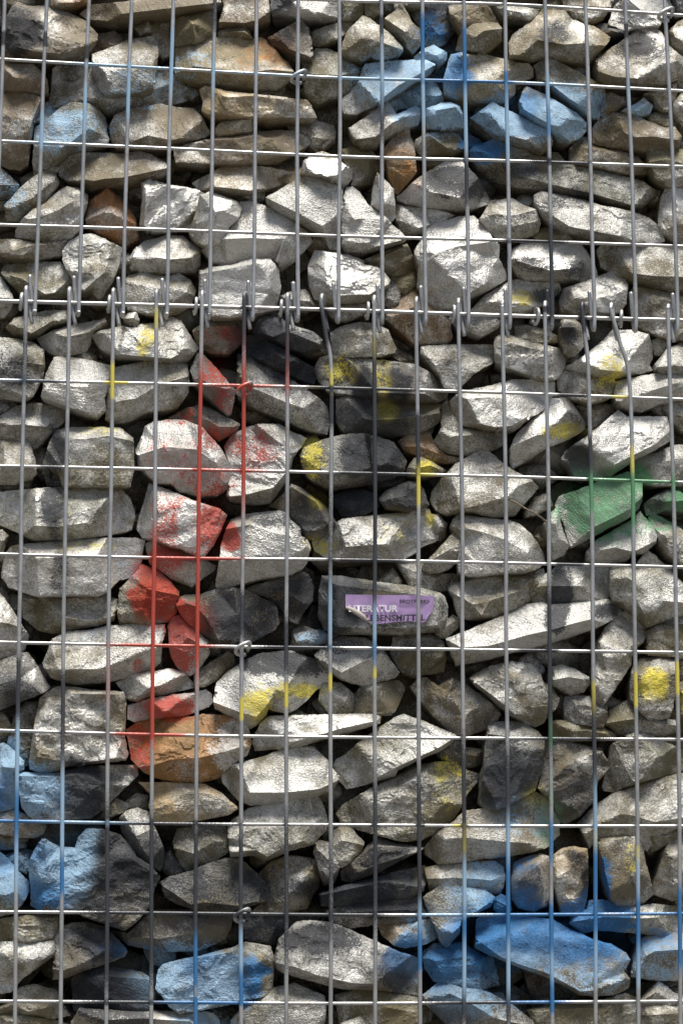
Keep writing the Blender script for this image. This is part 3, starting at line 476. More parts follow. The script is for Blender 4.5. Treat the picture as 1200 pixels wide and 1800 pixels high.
# overspray: colour x y rx ry strength
PAINT = """
# colour cx cy rx ry strength   (stones)
LB 120 225 85 52 .62
LB 265 158 90 42 .45
LB 340 105 45 30 .35
BL 800 128 36 42 .9
BL 760 60 40 40 .45
LB 760 100 35 28 .8
LB 695 140 90 60 .75
LB 730 195 45 30 .75
LB 785 205 50 40 .85
LB 750 165 50 30 .5
BL 885 205 70 40 .6
LB 895 210 80 45 .8
LB 985 200 70 58 .95
LB 1035 185 30 35 .65
BL 925 185 22 30 .6
BL 850 262 48 22 .9
LB 1128 190 30 18 .75
LB 30 350 30 30 .4
LB 10 325 30 30 .35
BK 32 55 48 55 .75
BK 488 72 30 34 .85
BK 495 10 22 34 .8
BK 800 318 62 30 .92
BK 860 335 40 25 .6
BK 975 62 40 26 .55
BK 1115 78 46 26 .75
BK 930 465 34 18 .55
BK 1010 475 30 18 .5
BK 960 520 44 16 .6
BK 995 345 70 22 .45
BK 910 300 60 18 .5
BK 470 605 80 45 .8
BK 520 660 60 35 .6
BK 640 690 22 60 .75
BK 700 680 24 34 .85
BK 650 740 90 40 .6
BK 655 800 66 44 .93
BK 690 870 80 40 .7
BK 610 880 60 26 .7
BK 545 905 50 50 .5
BK 590 1060 50 70 1.0
BK 640 1030 50 12 .6
BK 400 1085 60 50 .7
BK 460 1090 40 44 .5
BK 520 1050 60 40 .6
BK 490 1165 92 26 .92
BK 600 1135 60 18 .5
BK 20 655 44 40 .55
BK 100 785 22 50 .6
BK 92 893 22 60 .7
BK 108 1005 18 60 .5
BK 375 690 30 30 .4
BK 1012 810 28 50 .9
BK 1010 745 30 30 .5
BK 1000 585 18 22 .75
BK 985 1035 26 44 .85
BK 975 1085 26 26 .9
BK 1068 1073 32 16 .9
BK 1150 880 40 24 .5
BK 890 1360 55 60 .75
BK 870 1400 30 30 .6
BK 950 1340 30 50 .4
BK 1010 1400 50 60 .4
BK 145 1390 46 60 .92
BK 30 1215 40 40 .5
BK 190 1500 60 70 .8
BK 250 1525 50 50 .7
BK 165 1585 60 40 .55
BK 280 1500 20 40 .7
BK 175 1655 52 36 .8
BK 190 1745 90 46 .8
BK 220 1795 60 24 .6
BK 350 1560 110 60 .45
BK 460 1560 60 40 .4
BK 620 1565 110 34 .85
BK 680 1510 60 30 .6
BK 680 1602 90 18 .8
BK 560 1650 80 30 .75
BK 700 1705 40 40 .8
BK 780 1700 40 50 .5
BK 800 1770 60 40 .6
BK 930 1550 26 30 .5
BK 1010 1505 20 20 .6
BK 1030 1560 12 50 .8
BK 470 1015 40 12 0
BK 475 915 40 14 .55
LB 15 1345 44 50 1
BL 8 1400 34 36 .9
LB 62 1392 52 52 .95
LB 15 1535 50 60 .85
BL 5 1510 30 34 .5
LB 105 1525 56 66 1
BL 75 1575 46 30 .75
BL 68 1500 20 30 .5
LB 150 1480 24 36 .8
BL 370 1715 74 42 .6
LB 330 1715 90 60 .95
BL 360 1700 44 26 .75
LB 400 1730 60 50 .9
BL 440 1725 22 44 .85
BL 460 1705 26 10 .9
LB 320 1760 40 20 .8
LB 360 1800 60 26 .7
BL 245 1668 70 14 .35
LB 860 1535 50 24 .85
LB 830 1585 60 50 .6
LB 740 1640 40 30 .6
BL 720 1655 30 16 .7
BL 705 1690 40 26 .45
LB 800 1712 80 50 .5
BL 820 1690 80 40 .55
BL 770 1700 30 40 .5
LB 855 1760 80 40 .55
BL 930 1645 150 58 1.3
LB 1040 1722 90 36 .5
LB 930 1690 60 20 .6
BL 1030 1668 90 26 .8
BL 1050 1615 75 30 1.1
BL 1150 1655 70 22 .5
LB 1160 1695 70 40 .55
BL 915 1585 30 36 .65
BL 905 1515 40 16 .5
BL 1062 1555 14 50 .85
BL 882 1590 34 26 1
BL 1030 1580 20 20 .5
LB 545 1118 34 14 .5
LB 165 1115 40 20 .35
LB 225 1000 26 22 .4
RD 270 1048 44 44 1.1
RD 265 1005 40 26 .8
RD 292 915 34 60 .58
RD 372 925 34 56 .78
RD 290 980 60 20 .75
RD 312 1090 60 40 .4
RD 375 650 30 40 .62
RD 400 705 24 26 .5
RD 300 800 60 40 .34
RD 365 850 60 36 .42
RD 385 770 34 20 .7
RD 440 785 60 46 .45
RD 465 800 24 20 .3
RD 403 940 24 30 .95
RD 318 1135 34 60 .72
RD 325 1090 30 30 .8
RD 295 1245 60 26 .8
RD 245 1310 34 56 .6
RD 245 1170 14 12 .6
RD 380 590 50 20 .3
RD 320 735 34 20 .35
RD 360 750 26 12 .3
YE 600 650 30 36 .55
YE 672 660 18 44 .55
YE 680 722 26 20 .4
YE 258 598 18 44 .75
YE 180 755 60 12 .5
YE 160 960 80 14 .45
YE 548 805 26 50 .85
YE 750 820 24 18 .8
YE 565 962 36 20 .75
YE 685 935 44 44 .38
YE 755 910 16 24 .6
YE 1070 645 40 30 .75
YE 1070 680 40 20 .4
YE 985 758 44 20 .7
YE 450 1240 40 42 .95
YE 525 1213 60 18 .9
YE 1148 1208 36 36 1.1
YE 1200 1235 14 30 .7
YE 918 522 26 20 .6
YE 785 1352 36 26 .6
YE 780 1400 30 40 .3
YE 940 1405 24 30 .6
YE 1108 1505 18 36 .5
YE 560 880 20 20 .4
YE 130 890 20 40 .3
GR 1050 885 84 64 .85
GR 1110 840 40 30 .9
GR 1020 850 26 26 .6
GR 1203 880 34 24 .9
GR 1165 915 40 20 .6
GR 1080 935 60 26 .35
GR 965 1450 28 50 .5
LB 915 1440 50 40 .35
OR 712 312 34 34 .4
OR 395 1330 20 20 0
OR 690 545 30 20 .25
OR 460 105 60 40 .35
SV 405 1320 40 40 .8
SV 420 1275 30 20 .7
SV 1150 1245 40 20 .5
SV 550 25 60 14 .7
SV 1135 10 50 20 .8
"""
PAINT_WIRE = """
RD 351 930 9 300 1.3
RD 429 760 9 150 .8
RD 505 650 9 60 .45
RD 270 1120 9 200 1.2
RD 192 1200 9 60 .35
RD 420 680 80 7 0.61
RD 390 828 110 7 0.51
RD 350 980 95 7 0.75
RD 285 1135 110 7 0.75
RD 265 1290 70 7 1
YE 197 670 9 36 1.2
YE 205 673 26 8 1
YE 275 560 9 26 .7
YE 658 615 9 24 .6
YE 582 668 9 26 .7
YE 570 682 26 7 .6
YE 735 850 9 44 1.2
YE 750 833 22 7 .8
YE 1108 810 9 34 .8
YE 1088 697 22 7 .7
YE 425 1246 9 22 1.3
YE 503 1222 9 24 1.3
YE 580 1200 9 20 1
YE 658 1182 9 14 .9
YE 1042 1225 9 34 .9
YE 1116 1212 9 34 1.3
YE 1190 1192 9 34 1.1
YE 814 1475 9 26 1.1
YE 805 1450 14 6 1
YE 1045 1480 9 24 .9
YE 1120 1500 9 20 .6
BK 658 840 9 230 1.2
BK 580 720 9 34 .8
BK 630 684 100 7 1.1
BK 660 833 70 7 1
BK 650 985 60 7 .9
BK 735 775 9 50 1
BK 967 480 9 100 .9
BK 985 545 40 9 .9
BK 1022 560 9 34 .9
BK 965 1180 9 150 .9
BK 1038 800 9 40 .7
BK 1005 693 26 7 .9
BK 1000 992 26 7 .8
BK 945 1143 40 7 .7
BK 430 560 9 60 .6
BK 505 600 9 60 .6
BK 570 580 9 70 .6
BK 80 70 9 14 .9
BK 155 92 9 14 .8
BK 5 68 9 14 .8
BK 378 25 9 40 .5
BK 670 45 9 20 .7
BK 1100 55 9 16 .7
BK 670 200 9 60 .5
BK 820 320 9 50 .6
BK 985 285 60 7 .8
BK 940 425 60 7 .8
BK 113 1220 9 50 .6
BK 112 1300 9 60 .5
BK 32 1210 9 60 .8
BK 190 1580 9 180 .85
BK 267 1580 9 160 .8
BK 345 1560 9 120 .8
BK 424 1540 9 100 .6
BK 503 1560 9 160 .55
BK 581 1570 9 100 .5
BK 659 1500 9 160 .6
BK 738 1500 9 160 .75
BK 815 1400 9 120 .6
BK 892 1400 9 100 .6
BK 1042 1330 9 120 .6
BK 815 1750 9 60 .6
BK 893 1760 9 50 .5
BK 300 1606 170 7 .8
BK 560 1608 130 7 .6
BK 280 1447 150 6 .5
BK 240 1762 110 6 .6
BK 830 1763 90 6 .6
BK 1000 1298 90 6 .5
BK 503 1135 9 60 .6
BK 530 1138 80 7 .7
BK 424 1080 9 50 .6
BK 581 950 9 110 .4
LB 305 115 9 80 .8
LB 224 165 9 50 .8
LB 150 190 9 50 .8
LB 75 230 9 40 .7
LB 378 130 9 50 .5
LB 250 115 150 7 .7
LB 480 130 130 7 .4
LB 80 250 80 7 .4
BL 742 70 9 50 .9
BL 816 110 9 70 1
LB 744 160 9 60 .9
LB 818 210 9 60 .9
BL 890 160 9 40 .9
LB 893 220 9 70 .8
LB 962 180 9 60 .8
BL 964 215 9 30 .6
LB 672 130 9 60 .5
BL 810 142 110 7 1
LB 670 138 90 7 .8
LB 980 148 80 7 .5
LB 1108 165 9 40 .4
LB 36 668 60 7 .35
BK 44 630 9 70 .4
BK 70 670 40 7 .5
BK 90 820 26 7 .5
BL 28 1430 9 80 1
LB 31 1330 9 60 .9
LB 30 1520 9 50 .8
LB 110 1430 9 80 .9
BL 108 1540 9 40 .8
BL 40 1445 70 7 .9
LB 140 1446 80 7 .5
BL 344 1690 9 50 1
LB 424 1680 9 50 1
BL 423 1735 9 34 .9
BL 344 1785 9 40 .7
BL 370 1762 90 7 .8
BL 738 1660 9 50 1
LB 738 1610 9 30 .6
LB 815 1560 9 50 .8
BL 815 1640 9 40 1
LB 815 1700 9 50 .9
LB 893 1480 9 50 .8
BL 893 1600 9 90 1
LB 893 1700 9 50 .9
BL 969 1480 9 50 .6
BL 970 1640 9 60 1
BL 970 1745 9 40 1
LB 970 1700 9 30 .7
BL 1046 1530 9 50 .9
BL 1046 1630 9 60 .9
LB 1046 1430 9 60 .6
LB 1047 1690 9 50 .8
BL 1120 1640 9 70 1
LB 1121 1700 9 40 .7
LB 1120 1540 9 40 .5
BL 1196 1630 9 80 1
BL 960 1608 120 7 .8
BL 1150 1606 80 7 .6
LB 790 1608 60 7 .6
BL 950 1763 60 7 .6
LB 580 1080 9 60 .6
LB 659 1100 9 40 .6
LB 658 1400 9 1 0
BL 658 1150 9 26 .5
GR 1100 846 90 7 0.75
GR 1038 870 9 40 .7
GR 1112 880 9 50 1.1
GR 1183 850 9 30 .5
GR 967 1290 9 30 .3
GR 968 1390 9 40 .3
"""

# ------------------------------------------------------------------ stones
def nz(x, y, z):
    return noise.noise(Vector((x, y, z)))
def inside(P, poly):
    x, y = P[:, 0], P[:, 1]; c = np.zeros(len(P), bool)
    for i in range(len(poly)):
        x0, y0 = poly[i]; x1, y1 = poly[i - 1]
        with np.errstate(divide='ignore', invalid='ignore'):
            c ^= ((y0 > y) != (y1 > y)) & (x < (x1 - x0) * (y - y0) / (y1 - y0 + 1e-12) + x0)
    return c
def edge_dist(P, poly):
    d = np.full(len(P), 1e9)
    for i in range(len(poly)):
        a = np.array(poly[i - 1]); b = np.array(poly[i]); ab = b - a
        t = np.clip(((P - a) @ ab) / max(ab @ ab, 1e-9), 0, 1)
        d = np.minimum(d, np.hypot(*(P - (a + t[:, None] * ab)).T))
    return d
def stone_geometry(tone, depth, outline, ridges, seed, step=4.5, flat=None, bl=()):
    """front relief traced as facets (outline, ridge lines, heights in photo pixels), body carried back into the fill"""
    rng = random.Random(seed)
    n0 = len(outline)
    GAIN = 1.0 if flat is not None else 1.6
    ridges = [(hh * GAIN, l) for hh, l in ridges]
    hmax = max([hh for hh, l in ridges] + [0])
    depth = 12 + (depth - 14) + hmax                       # the foremost ridge stands this far behind the wire
    oh = [0.0] * n0
    if ridges and flat is None:                            # a ridge high on the stone has an upright face under it
        ry = [p[1] for hh, l in ridges[:1] for p in l]; oy = [p[1] for p in outline]
        my = sum(ry) / len(ry); H0 = max(oy) - min(oy)
        for k, p in enumerate(outline):                    # flanks stand out further than the top and bottom edges
            if .22 * H0 < p[1] - min(oy) < .84 * H0: oh[k] = .34 * hmax
        if my < (max(oy) + min(oy)) / 2 - .06 * H0:
            for k, p in enumerate(outline):
                if p[1] > my + .12 * H0: oh[k] = hmax * .78 * min(1, (p[1] - my) / (.4 * H0) + .4)
    pts2 = []; cons = []; hts = []
    for h, line in ridges:
        prev = None
        for p in line:
            # ridge ends lying on the rim lift the rim there
            dmin, k = min((math.hypot(p[0] - q[0], p[1] - q[1]), i) for i, q in enumerate(outline))
            if dmin < 3.5:
                oh[k] = max(oh[k], h * .72); idx = k
            else:
                idx = None
                for j, q in enumerate(pts2):
                    if math.hypot(p[0] - q[0], p[1] - q[1]) < 1.5: idx = n0 + j
                if idx is None:
                    idx = n0 + len(pts2); pts2.append(p); hts.append(h * (1 if flat is not None else rng.uniform(.86, 1.0)))
            if prev is not None and prev != idx: cons.append((prev, idx))
            prev = idx
    allp = list(outline) + pts2; allh = oh + hts
    edges = [(i, (i + 1) % n0) for i in range(n0)] + cons
    V, _, Fc, ov, _, _ = delaunay_2d_cdt([Vector(p) for p in allp], edges, [list(range(n0))], 1, 1e-4)
    H = []
    for i, v in enumerate(V):
        src = ov[i]
        if src: H.append(max(allh[k] for k in src))
        else:                                              # a crossing of two ridges
            H.append(max([h for h in hts] + [0]) * .9)
    T = np.array([[V[i][0], V[i][1], H[i]] for f in Fc for i in f[:3]]).reshape(-1, 3, 3)
    def height(P):
        best = np.full(len(P), -1e9); val = np.zeros(len(P))
        for a, b, c in T:
            den = (b[1] - c[1]) * (a[0] - c[0]) + (c[0] - b[0]) * (a[1] - c[1])
            if abs(den) < 1e-6: continue
            l0 = ((b[1] - c[1]) * (P[:, 0] - c[0]) + (c[0] - b[0]) * (P[:, 1] - c[1])) / den
            l1 = ((c[1] - a[1]) * (P[:, 0] - c[0]) + (a[0] - c[0]) * (P[:, 1] - c[1])) / den
            l2 = 1 - l0 - l1
            mn = np.minimum(np.minimum(l0, l1), l2)
            u = mn > best
            best = np.where(u, mn, best); val = np.where(u, l0 * a[2] + l1 * b[2] + l2 * c[2], val)
        return val
    # fine rim, slightly irregular
    rim = []
    for i in range(n0):
        a = outline[i]; b = outline[(i + 1) % n0]; L = math.hypot(b[0] - a[0], b[1] - a[1]); k = max(1, int(round(L / step)))
        for j in range(k):
            t = j / k; x = a[0] + (b[0] - a[0]) * t; y = a[1] + (b[1] - a[1]) * t
            g = (nz(x * .09, y * .09, seed) * 1.2 + nz(x * .3, y * .3, seed) * .8)
            rim.append((x + g * (b[1] - a[1]) / max(L, 1e-6), y - g * (b[0] - a[0]) / max(L, 1e-6)))
    xs = [p[0] for p in rim]; ys = [p[1] for p in rim]
    G = []
    row = 0; y = min(ys)
    while y < max(ys):
        x = min(xs) + (step / 2 if row % 2 else 0)
        while x < max(xs):
            G.append((x + rng.uniform(-.28, .28) * step, y + rng.uniform(-.28, .28) * step)); x += step
        y += step * .87; row += 1
    G = np.array(G) if G else np.zeros((0, 2))
    if len(G):
        G = G[inside(G, rim)]
        if len(G): G = G[edge_dist(G, rim) > step * .55]
    rp = []; re = []
    for a, bb in cons:
        pa, pb = allp[a], allp[bb]; L = math.hypot(pb[0] - pa[0], pb[1] - pa[1]); k = max(1, int(L / step))
        seq = np.array([(pa[0] + (pb[0] - pa[0]) * j / k, pa[1] + (pb[1] - pa[1]) * j / k) for j in range(k + 1)])
        ok = inside(seq, rim) & (edge_dist(seq, rim) > step * .5)
        last = None
        for j in range(k + 1):
            if ok[j]:
                rp.append(tuple(seq[j]))
                if last is not None: re.append((last, len(rp) - 1))
                last = len(rp) - 1
            else: last = None
    rp = np.array(rp) if rp else np.zeros((0, 2))
    if len(rp) and len(G):
        dd = np.min(np.hypot(G[:, None, 0] - rp[None, :, 0], G[:, None, 1] - rp[None, :, 1]), axis=1)
        G = G[dd > step * .5]
    nr = len(rim)
    P = np.vstack([np.array(rim), rp.reshape(-1, 2), G.reshape(-1, 2)])
    V2, _, F2, ov2, _, _ = delaunay_2d_cdt([Vector(p) for p in P], [(i, (i + 1) % nr) for i in range(nr)] + [(nr + a, nr + bb) for a, bb in re], [list(range(nr))], 1, 1e-3)
    Q = np.array([[v[0], v[1]] for v in V2])
    isrim = np.array([any(k < nr for k in s) for s in ov2])
    h = height(Q)
    ed = edge_dist(Q, rim)
    h -= 1.8 * np.clip(1 - ed / 3.0, 0, 1) ** 2                   # worn edges
    if flat is None:                                              # corners and edges broken off along flat planes
        ext = min(max(xs) - min(xs), max(ys) - min(ys))
        for _ in range(rng.randint(2, 4)):
            q = rim[rng.randrange(nr)]
            a = math.atan2(sum(ys) / nr - q[1], sum(xs) / nr - q[0]) + rng.uniform(-.7, .7)
            t = (Q[:, 0] - q[0]) * math.cos(a) + (Q[:, 1] - q[1]) * math.sin(a)
            h = np.minimum(h, hmax * rng.uniform(.05, .35) + t * rng.uniform(.7, 1.5))
        h = np.maximum(h, -12)
    rough = np.array([(nz(x * .035, y * .035, seed) * .5 + nz(x * .1, y * .1, seed + 9) * .45 + nz(x * .24, y * .24, seed + 3) * .6) for x, y in Q])
    # slaty chips: terraced noise
    ang = rng.uniform(-.6, .6); ca, sa = math.cos(ang), math.sin(ang)
    tr = np.array([nz((x * ca + y * sa) * .022 + seed, (y * ca - x * sa) * .045, 2.0) for x, y in Q]) * 3.2
    fr = tr - np.floor(tr)
    tr = (np.floor(tr) + np.clip((fr - .5) * 10 + .5, 0, 1)) * rng.choice([.9, 1.6, 2.4])
    k = np.clip(ed / 6.0, .25, 1)
    add = (rough + tr) * k
    if flat is not None:
        add = np.where(inside(Q, flat), 0, add)
    h = h + add
    dep = (depth - h) * PX
    W = [at(Q[i, 0], Q[i, 1], max(dep[i], .0055)) for i in range(len(Q))]
    faces = [tuple(f) for f in F2]
    # orientation: make the front face the camera (-y)
    def ny(f):
        a, b, c = W[f[0]], W[f[1]], W[f[2]]
        return (b - a).cross(c - a).y
    if sum(ny(f) for f in faces) > 0: faces = [f[::-1] for f in faces]
    # body behind the rim
    order = []
    lookup = {}
    for i, s in enumerate(ov2):
        for q in s:
            if q < nr: lookup[q] = i
    order = [lookup[q] for q in range(nr) if q in lookup]
    sub = order[::2] if len(order) > 24 else order
    cx = sum((W[i] for i in order), Vector()) / len(order)
    size = math.sqrt((max(xs) - min(xs)) * (max(ys) - min(ys))) * PX
    rings = []
    for back, sc in ((.010, .985), (.38 * size + .012, .90), (.75 * size + .02, .58)):
        ids = []
        for i in order:
            p = W[i]
            q = Vector((cx.x + (p.x - cx.x) * sc, p.y + back, cx.z + (p.z - cx.z) * sc))
            q += Vector((nz(p.x * 40, p.z * 40, back * 90 + seed), nz(p.x * 40, p.z * 40, back * 70 + seed + 5), nz(p.x * 40, p.z * 40, seed + 7))) * min(.006, size * .06) * (1 if back > .011 else .15)
            ids.append(len(W)); W.append(q)
        rings.append(ids)
    prev = order
    n = len(order)
    side = []
    for ids in rings:
        for i in range(n):
            side.append((prev[i], prev[(i + 1) % n], ids[(i + 1) % n], ids[i]))
        prev = ids
    ci = len(W); W.append(Vector((cx.x, max(W[i].y for i in prev) + .008, cx.z)))
    for i in range(n): side.append((prev[i], prev[(i + 1) % n], ci))
    # side winding: check against outward direction
    tot = 0
    for f in side[:n]:
        a, b, c = W[f[0]], W[f[1]], W[f[2]]
        tot += (b - a).cross(c - a).dot((a + b) / 2 - Vector((cx.x, a.y, cx.z)))
    if tot < 0: side = [f[::-1] for f in side]
    faces += side
    UV = np.vstack([Q, np.array([project(p) for p in W[len(Q):]]).reshape(-1, 2)])
    # stone colour, silver coverage and spray paint carried as vertex data
    c0 = np.zeros(3); s0 = 0.0
    for ch in tone:
        c0 += np.array(TONE[ch][0]); s0 += TONE[ch][1]
    c0 /= len(tone); s0 /= len(tone)
    c0 = c0 * rng.uniform(.85, 1.18) * np.array([1 + rng.uniform(-.05, .06), 1, 1 + rng.uniform(-.07, .05)])
    s0 += rng.uniform(-.08, .08)
    mu, mv = UV[:len(Q)].mean(0)                                # silver cut by region: thinner chrome fill, plus lower-right shade put into the colour
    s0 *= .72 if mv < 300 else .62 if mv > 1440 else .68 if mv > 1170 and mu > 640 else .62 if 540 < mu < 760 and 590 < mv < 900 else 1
    n_all = len(W)
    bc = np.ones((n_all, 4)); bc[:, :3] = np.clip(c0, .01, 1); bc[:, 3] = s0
    bc[len(Q):, 3] *= .25                                       # spray never reached the sides
    fn = np.zeros((n_all, 3)); A = np.array([tuple(p) for p in W])
    tri = np.array([f[:3] for f in faces])
    nn = np.cross(A[tri[:, 1]] - A[tri[:, 0]], A[tri[:, 2]] - A[tri[:, 0]])
    for q in range(3): np.add.at(fn, tri[:, q], nn)
    fac = np.clip(-fn[:, 1] / np.maximum(np.linalg.norm(fn, axis=1), 1e-12), 0, 1)
    bc[:, 3] *= .45 + .6 * fac
    wob = np.array([[nz(u * .03, v * .03, 11.0), nz(u * .03, v * .03, 23.0)] for u, v in UV]) * 10
    pc, pa = spray(UV + wob, bl)
    pa[len(Q):] *= .35
    pcol = np.ones((n_all, 4)); pcol[:, :3] = pc; pcol[:, 3] = pa
    return W, faces, bc, pcol
def stone_mesh(name, parts):
    vs = []; fs = []; bs = []; ps = []
    for W, faces, bc, pcol in parts:
        o = len(vs); vs += [tuple(v) for v in W]; fs += [tuple(i + o for i in f) for f in faces]
        bs.append(bc); ps.append(pcol)
    me = bpy.data.meshes.new(name); me.from_pydata(vs, [], fs)
    for nm, dat in (('base', np.vstack(bs)), ('paint', np.vstack(ps))):
        at_ = me.color_attributes.new(nm, 'FLOAT_COLOR', 'POINT')
        at_.data.foreach_set('color', dat.astype(np.float32).ravel())
    me.polygons.foreach_set('use_smooth', [True] * len(me.polygons))
    me.update()
    me.set_sharp_from_angle(angle=R(20))
    return me
def parse(ln):
    f = ln.split('|'); tone, depth = f[0].split()
    pt = lambda s: [tuple(float(c) for c in q.split(',')) for q in s.split()]
    outline = pt(f[1]); ridges = []; label = None
    for s in f[2:]:
        if s[:3].rstrip(':').split(':')[0].isdigit() and ':' in s:
            hh, l = s.split(':'); ridges.append((float(hh), pt(l)))
        else: label = s
    return tone, float(depth), outline, ridges, label

JOINT_V = 548
BL_STONE = blobs(PAINT); BL_WIRE = blobs(PAINT_WIRE)
X0 = at(600, 900, 0).x
upper = empty('gabion_basket', (X0, 0.0, at(600, JOINT_V, 0).z), 'upper wire gabion of mostly brown and grey stones above the hooked joint', 'gabion', 'stacked stone gabions')
lower = empty('gabion_basket', (X0, 0.0, at(600, JOINT_V, 0).z - 1.0), 'lower wire gabion of silver stones with red, yellow, green and blue spray', 'gabion', 'stacked stone gabions')

FLAT = [(588, 1024), (780, 1046), (776, 1104), (588, 1106)]
for i, ln in enumerate(STONES.strip().splitlines()):
    tone, depth, outline, ridges, label = parse(ln)
    par = upper if sum(p[1] for p in outline) / len(outline) < JOINT_V + 5 else lower
    st = label and 'sticker' in label
    g = stone_geometry(tone, depth, outline, ridges, i + 1, 3.8, FLAT if st else None, BL_STONE)
    o = link('stone', stone_mesh('stone', [g]), par, M_STONE)
    if label: o['label'] = label

# fill further back in the baskets and just beyond the picture's edges
def filler(u, v, r, depth, seed, step):
    rng = random.Random(seed)
    n = rng.randint(6, 9); sx = rng.uniform(.9, 1.35); sy = rng.uniform(.6, .95); a0 = rng.uniform(0, 6.28); tilt = rng.uniform(-.4, .4)
    pts = []
    for k in range(n):
        a = a0 + 6.283 * (k + rng.uniform(-.25, .25)) / n; q = r * rng.uniform(.85, 1.15)
        x, y = math.cos(a) * q * sx, math.sin(a) * q * sy
        pts.append((u + x * math.cos(tilt) - y * math.sin(tilt), v + x * math.sin(tilt) + y * math.cos(tilt)))
    a, b = pts[0], pts[n // 2]
    mid = [(a[0] * .6 + u * .4, a[1] * .6 + v * .4), (u + rng.uniform(-.2, .2) * r, v + rng.uniform(0, .4) * r), (b[0] * .6 + u * .4, b[1] * .6 + v * .4)]
    return stone_geometry(rng.choice(['W', 'WG', 'B', 'WD', 'GW', 'W']), depth, pts, [(rng.uniform(14, 26), mid)], seed, step, None, BL_STONE)
fills = {0: [], 1: []}
seed = 5000
v = -230
while v < 2090:
    u = -190
    while u < 1390:
        seed += 1; rng = random.Random(seed)
        du, dv = rng.uniform(-18, 18), rng.uniform(-14, 14)
        fills[0 if v < JOINT_V else 1].append(filler(u + du, v + dv, 62, rng.uniform(120, 165), seed, 13))
        u += 98
    v += 74
v = -215
while v < 2070:
    u = -165
    while u < 1370:
        seed += 1; rng = random.Random(seed)
        x, y = u + rng.uniform(-8, 8), v + rng.uniform(-6, 6)
        if x < -62 or x > 1268 or y < -58 or y > 1862:
            fills[0 if y < JOINT_V else 1].append(filler(x, y, 47, rng.uniform(30, 60), seed, 10))
        u += 84
    v += 62
rng0 = random.Random(77)
for k in range(420):                                            # chips that slipped into the gaps
    u, v = rng0.uniform(-40, 1240), rng0.uniform(-40, 1840)
    fills[0 if v < JOINT_V else 1].append(filler(u, v, rng0.uniform(17, 34), rng0.uniform(64, 105), 9000 + k, 8))
for k, par in ((0, upper), (1, lower)):
    o = link('stone_fill', stone_mesh('stone_fill', fills[k]), par, M_STONE); o['kind'] = 'stuff'

# ------------------------------------------------------------------ wire
WR = 0.0024
def tube(path, r=WR, seg=10, name='wire', spacing=.004):
    """round wire swept along a polyline of world points, resampled so the overspray has somewhere to sit"""
    P = [path[0]]
    for a, b in zip(path, path[1:]):
        k = max(1, int((b - a).length / spacing))
        for j in range(1, k + 1): P.append(a.lerp(b, j / k))
    vs = []; fs = []
    t0 = (P[1] - P[0]).normalized()
    ref = Vector((0, -1, 0)) if abs(t0.y) < .9 else Vector((1, 0, 0))
    nrm = (ref - t0 * ref.dot(t0)).normalized()
    for i, p in enumerate(P):
        t = (P[min(i + 1, len(P) - 1)] - P[max(i - 1, 0)]).normalized()
        nrm = (nrm - t * nrm.dot(t)).normalized(); bi = t.cross(nrm)
        for s in range(seg):
            a = 2 * math.pi * s / seg
            vs.append(p + (nrm * math.cos(a) + bi * math.sin(a)) * r)
    n = len(P)
    for i in range(n - 1):
        for s in range(seg):
            s2 = (s + 1) % seg
            fs.append((i * seg + s, i * seg + s2, (i + 1) * seg + s2, (i + 1) * seg + s))
    fs.append(tuple(range(seg))[::-1]); fs.append(tuple((n - 1) * seg + s for s in range(seg)))
    me = bpy.data.meshes.new(name); me.from_pydata([tuple(v) for v in vs], [], fs)
    UV = np.array([project(p) for p in P])
    pc, pa = spray(UV, BL_WIRE)
    col = np.ones((n, 4)); col[:, :3] = pc; col[:, 3] = pa
    col = np.repeat(col, seg, axis=0)
    at_ = me.color_attributes.new('paint', 'FLOAT_COLOR', 'POINT'); at_.data.foreach_set('color', col.astype(np.float32).ravel())
    me.polygons.foreach_set('use_smooth', [True] * len(me.polygons)); me.update()
    bm = bmesh.new(); bm.from_mesh(me); bmesh.ops.recalc_face_normals(bm, faces=bm.faces); bm.to_mesh(me); bm.free()
    return me
def smooth(pts, k=6):
    """Catmull-Rom through world points"""
    out = []
    for i in range(len(pts) - 1):
        p0 = pts[max(i - 1, 0)]; p1 = pts[i]; p2 = pts[i + 1]; p3 = pts[min(i + 2, len(pts) - 1)]
        for j in range(k):
            t = j / k
            out.append(.5 * ((2 * p1) + (p2 - p0) * t + (2 * p0 - 5 * p1 + 4 * p2 - p3) * t * t + (3 * p1 - p0 - 3 * p2 + p3) * t ** 3))
    out.append(pts[-1]); return out
YV, YH = -0.0043, 0.0                       # verticals are welded in front of the cross wires
def joint_y(x): return np.interp(x, [0, 300, 600, 900, 1200], [529, 537, 545, 555, 563])
